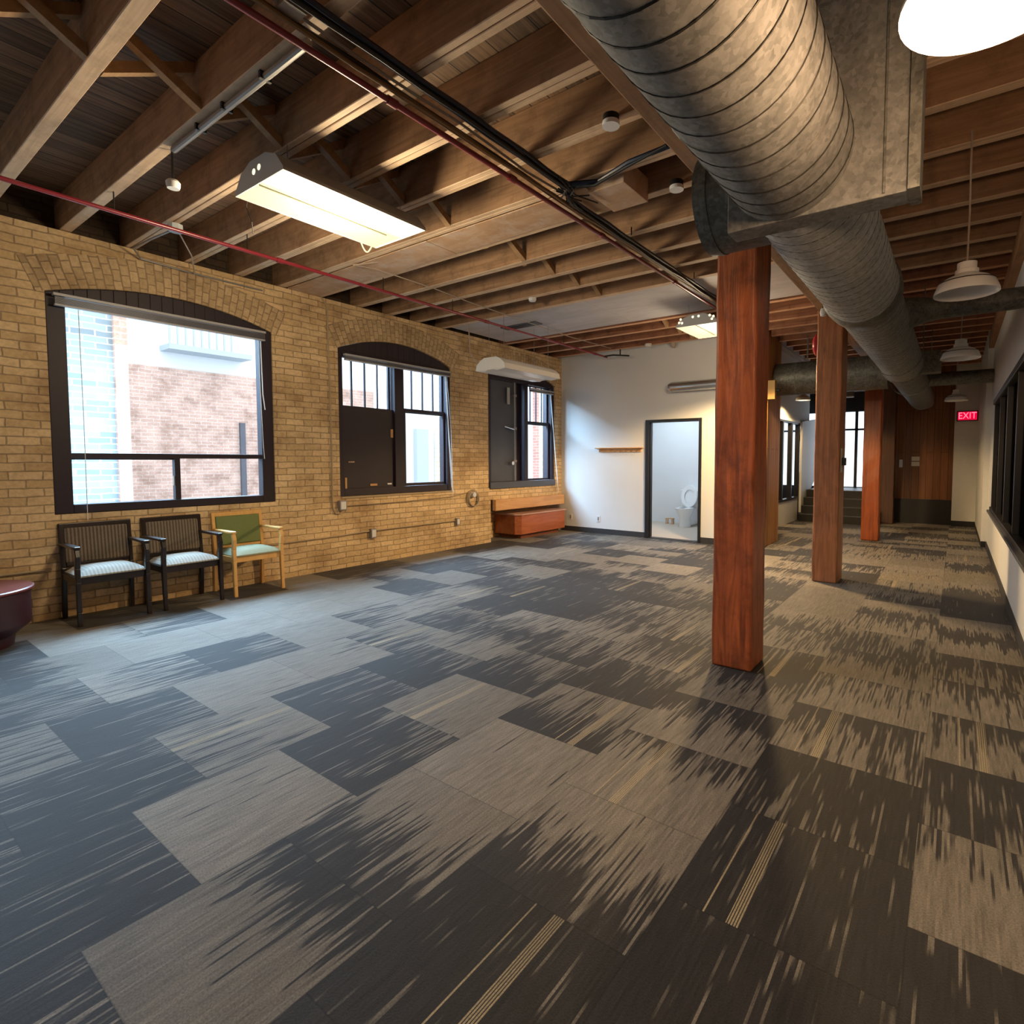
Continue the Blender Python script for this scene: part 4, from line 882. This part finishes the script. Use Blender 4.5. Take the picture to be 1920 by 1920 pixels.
# ------------------------------------------------------------------ chairs
def make_chair(label, wm, back, seat, frame2=None):
    t = thing('armchair', label, 'chair', (0,0,0), 0, 'armchairs along the brick wall'); W = .265
    def sk(name, pts, w_, d_, par=t, m=wm, bev=.006):
        b = MB()
        for (p, q) in zip(pts[:-1], pts[1:]):
            b.hexa([(p[0]-w_/2,p[1]-d_/2,p[2]),(p[0]+w_/2,p[1]-d_/2,p[2]),(p[0]+w_/2,p[1]+d_/2,p[2]),(p[0]-w_/2,p[1]+d_/2,p[2]),
                    (q[0]-w_/2,q[1]-d_/2,q[2]),(q[0]+w_/2,q[1]-d_/2,q[2]),(q[0]+w_/2,q[1]+d_/2,q[2]),(q[0]-w_/2,q[1]+d_/2,q[2])])
        return b.build(name, m, par, bevel=bev)
    for s_ in (-1, 1):
        x = s_*(W-.02)
        sk('leg', [(x,-.215,0),(x,-.195,.40),(x,-.20,.46),(x,-.245,.855)], .034, .042)
        b = MB()
        zs = [(0,.245,.028),(.12,.235,.034),(.38,.222,.046),(.50,.222,.046),(.60,.238,.042),(.665,.215,.036)]
        for (za, ya, da), (zb_, yb, db) in zip(zs[:-1], zs[1:]):
            b.hexa([(x-.017,ya-da/2,za),(x+.017,ya-da/2,za),(x+.017,ya+da/2,za),(x-.017,ya+da/2,za),(x-.017,yb-db/2,zb_),(x+.017,yb-db/2,zb_),(x+.017,yb+db/2,zb_),(x-.017,yb+db/2,zb_)])
        b.build('leg', wm, t, bevel=.005)
        a = MB(); pa = [(x-.02,-.23),(x+.02,-.23),(x+.026,.0),(x+.03,.2),(x+.022,.245),(x-.022,.245),(x-.03,.2),(x-.026,.0)]
        a.prism(pa, 'z', .665, .69); a.build('armrest', wm, t, bevel=.007)
        MB().box(x-.012,x+.012,-.2,.2,.36,.42).build('side_rail', wm, t, bevel=.003)
    MB().box(-W+.03,W-.03,.19,.215,.355,.42).build('front_rail', wm, t, bevel=.003)
    MB().box(-W+.03,W-.03,-.21,-.185,.355,.42).build('rear_rail', wm, t, bevel=.003)
    # back frame, raked
    def rk(z): return -.20-(z-.46)*.114
    def slab(name, x0, x1, z0, z1, d0, d1, m, bev):
        b = MB(); b.hexa([(x0,rk(z0)+d0,z0),(x1,rk(z0)+d0,z0),(x1,rk(z0)+d1,z0),(x0,rk(z0)+d1,z0),(x0,rk(z1)+d0,z1),(x1,rk(z1)+d0,z1),(x1,rk(z1)+d1,z1),(x0,rk(z1)+d1,z1)]); return b.build(name, m, t, bevel=bev, seg=3)
    slab('top_rail', -W+.003, W-.003, .815, .86, -.02, .02, wm, .006)
    slab('lower_rail', -W+.04, W-.04, .47, .50, -.016, .016, wm, .004)
    slab('backrest', -W+.036, W-.036, .50, .818, -.014, .030, back, .016)
    c = MB(); nx, ny = 10, 10
    x0, x1, y0, y1 = -W+.022, W-.022, -.185, .235
    for j in range(ny+1):
        for i in range(nx+1):
            u, v = i/nx, j/ny; e = min(u,1-u,v,1-v); z = .432+.055*(1-(1-min(1, e*3.2))**2.6)+.008*math.sin(PI*u)*math.sin(PI*v)
            c.v.append((x0+(x1-x0)*u, y0+(y1-y0)*v, z))
    for j in range(ny):
        for i in range(nx): a = j*(nx+1)+i; c.face((a,a+1,a+nx+2,a+nx+1))
    n0 = len(c.v); c.v += [(x0,y0,.42),(x1,y0,.42),(x1,y1,.42),(x0,y1,.42)]; c.face((n0+3,n0+2,n0+1,n0))
    br = [i for i in range(nx+1)]; 
    c.face([n0, n0+1]+[nx-i for i in range(nx+1)]); c.face([n0+3, n0+2]+[(ny+1)*(nx+1)-1-i for i in range(nx+1)])
    c.face([n0, n0+3]+[(ny-j)*(nx+1) for j in range(ny+1)]); c.face([n0+1, n0+2]+[(ny-j)*(nx+1)+nx for j in range(ny+1)])
    c.build('seat', seat, t, smooth=True)
    return t
c1 = make_chair('leftmost dark wood armchair with striped brown back and pale seat', M_espresso, M_stripe, M_stripeL)
c1.location = (-6.415, 1.615, 0); c1.rotation_euler = (0,0,-PI/2)
dup(c1, (-6.415, 2.225, 0), -PI/2+.03, 'dark wood armchair with striped back between the other dark one and the green one')
c3 = make_chair('pale wood armchair with green upholstery, rightmost under the window', M_maple, M_green, M_greenL)
c3.location = (-6.42, 2.845, 0); c3.rotation_euler = (0,0,-PI/2+.02)
# drum table
t = thing('drum_table', 'round burgundy drum table at the left edge, worn top', 'table', (-6.13,.66,0))
MB().lathe([(0,0),(.30,0),(.31,.08),(.40,.16),(.405,.18),(.405,.42),(.395,.425),(0,.425)], 56).build('body', M_drum, t, smooth=True)
MB().lathe([(0,.425),(.415,.425),(.425,.432),(.425,.445),(.415,.452),(0,.452)], 56).build('tabletop', M_drumtop, t, smooth=True)

# ------------------------------------------------------------------ far wall items
t = thing('coat_rack', 'narrow wooden coat rack with pegs on the white wall left of the doorway', 'coat rack', (-5.28,9.0,1.65))
o_ = (-5.28,9.0,1.65)
MB().box(-5.81,-4.77,8.93,8.999,1.665,1.682).build('shelf', M_pine, t, off=o_, bevel=.002); MB().box(-5.74,-4.82,8.982,8.999,1.60,1.665).build('back_board', M_pine, t, off=o_)
for i in range(8): x = -5.70+i*.115; MB().ring_tube([(x,8.985,1.62),(x,8.93,1.60),(x,8.925,1.615)], .006, 6).build('peg', M_steel, t, off=o_)
for x, lab in ((-6.43,'white outlet plate low on the white wall nearest the corner'),(-5.76,'white outlet plate low on the white wall beneath the coat rack')):
    t = thing('outlet_plate', lab, 'outlet', (x,9.0,.29)); MB().box(-.037,.037,-.008,-.001,-.06,.06).build('plate', M_disc, t, bevel=.002); MB().box(-.015,.015,-.011,-.008,-.035,.035).build('socket', M_boxgrey, t)
# toilet
t = thing('toilet', 'white toilet with raised seat inside the washroom', 'toilet', (-4.80,10.98,0), PI/2)
b = MB(); 
ring = []
for z, ax, ay, cx in ((.008,.20,.115,.0),(.05,.19,.11,.0),(.20,.17,.105,-.01),(.30,.22,.16,-.02),(.38,.255,.185,-.03),(.40,.26,.19,-.03)):
    s0 = len(b.v); [b.v.append((cx+ax*math.cos(2*PI*k/28), ay*math.sin(2*PI*k/28), z)) for k in range(28)]; ring.append(s0)
for a, c in zip(ring[:-1], ring[1:]):
    for k in range(28): b.face((a+k,a+(k+1)%28,c+(k+1)%28,c+k))
b.face([ring[0]+k for k in range(28)][::-1]); b.build('bowl', M_porc, t, smooth=True)
b = MB(); n = 28
for k in range(n):
    a, c = 2*PI*k/n, 2*PI*(k+1)/n; P = lambda q, r: (-.03+.26*r*math.cos(q), .19*r*math.sin(q))
    b.hexa([(*P(a,.62),.40),(*P(a,1),.40),(*P(c,1),.40),(*P(c,.62),.40),(*P(a,.62),.415),(*P(a,1),.415),(*P(c,1),.415),(*P(c,.62),.415)])
b.build('rim', M_porc, t)
b = MB()   # raised seat ring leaning against the tank
for k in range(n):
    a, c = 2*PI*k/n, 2*PI*(k+1)/n
    P = lambda q, r, x: (x+.03*math.cos(q), .185*r*math.sin(q), .65+.235*r*math.cos(q))
    b.hexa([P(a,.62,.20),P(a,1,.20),P(c,1,.20),P(c,.62,.20),P(a,.62,.218),P(a,1,.218),P(c,1,.218),P(c,.62,.218)])
b.build('seat_ring', M_porc, t)
b = MB(); b.v += [(.235+.03*math.cos(2*PI*k/28), .19*math.sin(2*PI*k/28), .655+.245*math.cos(2*PI*k/28)) for k in range(28)]+[(.25+.03*math.cos(2*PI*k/28), .19*math.sin(2*PI*k/28), .655+.245*math.cos(2*PI*k/28)) for k in range(28)]
b.face(list(range(28))); b.face([28+k for k in range(28)][::-1]); [b.face((k,(k+1)%28,28+(k+1)%28,28+k)) for k in range(28)]
b.build('lid', M_porc, t)
MB().box(.28,.50,-.21,.21,.40,.76).build('tank', M_porc, t, bevel=.02, seg=3); MB().box(.27,.51,-.22,.22,.76,.79).build('tank_lid', M_porc, t, bevel=.008)
MB().box(.10,.50,-.09,.09,.008,.40).build('trapway', M_porc, t, bevel=.03, seg=3)
t = thing('wooden_stool', 'tiny wooden step stool on the washroom floor beside the toilet', 'stool', (-5.26,11.2,.008))
MB().box(-.085,.085,-.06,.06,.12,.135).build('top', M_pine, t); 
for sx in (-.08,.06):
    for sy in (-.055,.035): MB().box(sx,sx+.02,sy,sy+.02,0,.12).build('leg', M_pine, t)

# ------------------------------------------------------------------ items in the far bay
t = thing('electrical_box', 'ochre electrical box with black knob right of the nearest post', 'electrical box', (-2.6,9.1,2.6))
MB().box(-.02,.18,-.10,-.002,-.17,.13).build('body', M_ybox, t, bevel=.004); MB().ring_tube([(.18,-.05,-.03),(.24,-.05,-.03)], .025, 12).build('knob', M_black, t)
MB().ring_tube([(.04,-.03,-.17),(.04,-.03,-1.2),(.035,-.03,-2.58)], .016, 8).build('conduit', M_ybox, t); MB().ring_tube([(.04,-.03,.13),(.04,-.03,.5),(.04,-.03,.88)], .010, 8).build('riser', M_gconduit, t)
t = thing('alarm_bell', 'round red fire alarm bell on the middle post', 'bell', (-1.397,7.08,2.83))
MB().ring_tube([(0,0,0),(-.03,0,0),(-.055,0,0),(-.065,0,0)], [.13,.13,.10,.04], 28).build('gong', M_redpl, t, smooth=True)
t = thing('light_switch', 'pale switch plate with dark knob on the side of the middle post', 'switch', (-1.11,7.0,1.47))
MB().box(.001,.010,-.04,.04,-.16,.12).build('plate', M_disc, t, bevel=.002); MB().box(.010,.05,-.01,.06,-.08,.01).build('knob', M_black, t, bevel=.004)
t = thing('emergency_light', 'twin-head emergency light unit beside the farthest post', 'emergency light', (-1.57,11.1,2.62))
MB().box(-.22,.0,-.06,.02,-.0,.26).build('body', plain('dark_grey_case', (.10,.09,.085), .5), t, bevel=.01)
MB().ring_tube([(.07,-.06,.14),(.07,-.12,.13)], .055, 16).build('lamp_head', M_boxgrey, t, smooth=True); MB().ring_tube([(-.04,-.06,.28),(-.04,-.10,.27)], .03, 16).build('lamp_head', M_disc, t, smooth=True)
MB().box(-.17,.0,-.065,.0,-.02,.0).build('lens_strip', M_disc, t); MB().box(.0,.175,-.02,.0,.08,.18).build('bracket', M_boxgrey, t)
# exit sign
t = thing('exit_sign', 'glowing red exit sign on the end wall', 'sign', (.175,14.6,2.42))
MB().box(-.19,.19,-.06,-.002,-.11,.11).build('case', M_black, t, bevel=.004)
MB().box(-.17,.17,-.064,-.06,-.09,.09).build('face', M_exit, t)
tc_ = bpy.data.curves.new('exit_text', 'FONT'); tc_.body = 'EXIT'; tc_.size = .20; tc_.align_x = 'CENTER'; tc_.align_y = 'CENTER'; tc_.extrude = .002
tmp = bpy.data.objects.new('exit_text_tmp', tc_); COL.objects.link(tmp)
dg = bpy.context.evaluated_depsgraph_get(); me_ = bpy.data.meshes.new_from_object(tmp.evaluated_get(dg)); bpy.data.objects.remove(tmp)
te = bpy.data.objects.new('letters', me_); COL.objects.link(te); te.parent = t; te.rotation_euler = (PI/2,0,0); te.location = (0,-.067,0); te.scale = (.8,1,1); me_.materials.clear(); me_.materials.append(M_exitl)
t = thing('wall_sign', 'pair of pale notice plates on the wood clad end wall', 'sign', (-.77,14.8,1.42))
for z in (-.10,.02): MB().box(-.08,.08,-.012,-.001,z,z+.10).build('plate', M_paper, t)
t = thing('light_switch', 'pale switch plate left of the notice plates on the end wall', 'switch', (-1.06,14.8,1.38)); MB().box(-.035,.035,-.012,-.001,-.09,.09).build('plate', M_paper, t, bevel=.002)
t = thing('white_box', 'white bracket box tucked behind the nearest post top', 'box', (-1.47,4.1,3.10)); MB().box(-.07,.06,-.06,.06,-.03,.11).build('body', M_disc, t, bevel=.004); MB().box(-.02,.02,-.02,.02,.11,.20).build('mount', M_disc, t)
# brown board along the top of the right wall
struct(MB().box(XR-.07,XR-.001,YN,11.3,3.30,3.498).build('trim_3', M_beam), 'brown ledger board along the top of the right wall', 'trim')

# ------------------------------------------------------------------ outside
M_eb = brick('grey_brick_outside', (.30,.37,.42), (.18,.24,.29), (.44,.48,.51), bw=.30, bh=.10, mortar=.012, axes='YZ', stain=False, bumps=.2)
M_er = brick('red_brick_outside', (.60,.42,.36), (.50,.34,.29), (.62,.54,.50), bw=.30, bh=.10, mortar=.010, axes='YZ', stain=True, bumps=.2)
M_ew = plain('pale_render', (.66,.68,.70), .8)
M_es = plain('blue_grey_cladding', (.36,.42,.46), .7)
bpy_ = thing('brick_building', 'pale grey brick building close outside the wide window', 'building', (-11.5,0,-4))
MB().box(-12.5,-11.3,-9,3.2,-4,9).build('wall', M_eb, bpy_, off=(-11.5,0,-4)); MB().box(-11.3,-11.22,3.05,3.22,-4,9).build('corner_pilaster', M_er, bpy_, off=(-11.5,0,-4))
MB().box(-11.3,-11.26,1.8,3.0,-1,.75).build('metal_hatch', M_es, bpy_, off=(-11.5,0,-4))
t = thing('brick_building', 'red brick building seen farther off through the wide window', 'building', (-19,9,-4))
o_ = (-19,9,-4)
MB().box(-20,-19,2,13.2,-4,4.1).build('wall', M_er, t, off=o_); MB().box(-20,-19.02,2,13.2,4.1,10).build('upper_wall', M_ew, t, off=o_)
MB().box(-19,-18.3,6.2,8.4,4.55,4.7).build('balcony', M_es, t, off=o_)
for i in range(9): MB().box(-18.35,-18.3,6.2+.2*i,6.24+.2*i,4.7,5.4).build('railing', M_es, t, off=o_)
MB().box(-19,-18.9,8.25,8.4,-2,2.6).build('downpipe', M_slate, t, off=o_)
t = thing('clad_building', 'pale clad building with blue-grey bays seen through the middle window', 'building', (-13,13,-4))
o_ = (-13,13,-4)
MB().box(-18,-17,13.2,40,-4,10).build('wall', M_ew, t, off=o_)
for i in range(6): MB().box(-17,-16.8,13.5+1.0*i,14.05+1.0*i,-1.5,2.6).build('bay', M_es, t, off=o_)
MB().box(-16.8,-16.2,16.4,17.6,.1,.2).build('ledge', M_slate, t, off=o_)
t = thing('brick_building', 'red brick side wall just beyond the corner window', 'building', (-9,16,-4))
MB().box(-10.4,-7.4,12.6,13.0,-4,9).build('wall', brick('red_brick_side', (.42,.20,.15), (.32,.14,.11), (.45,.36,.32), bw=.25, bh=.085, axes='XZ', stain=False, bumps=.2), t, off=(-9,16,-4))
tag(MB().box(-30,-7.3,-12,45,-4.1,-4).build('alley_ground', M_es, off=(-15,10,-4)), 'pale ground of the alley between the buildings', 'ground')
tag(MB().box(-12,6,21,21.4,-1,9).build('pale_wall', M_ew, off=(-3,21,0)), 'bright pale wall outside the glazed entrance', 'wall')
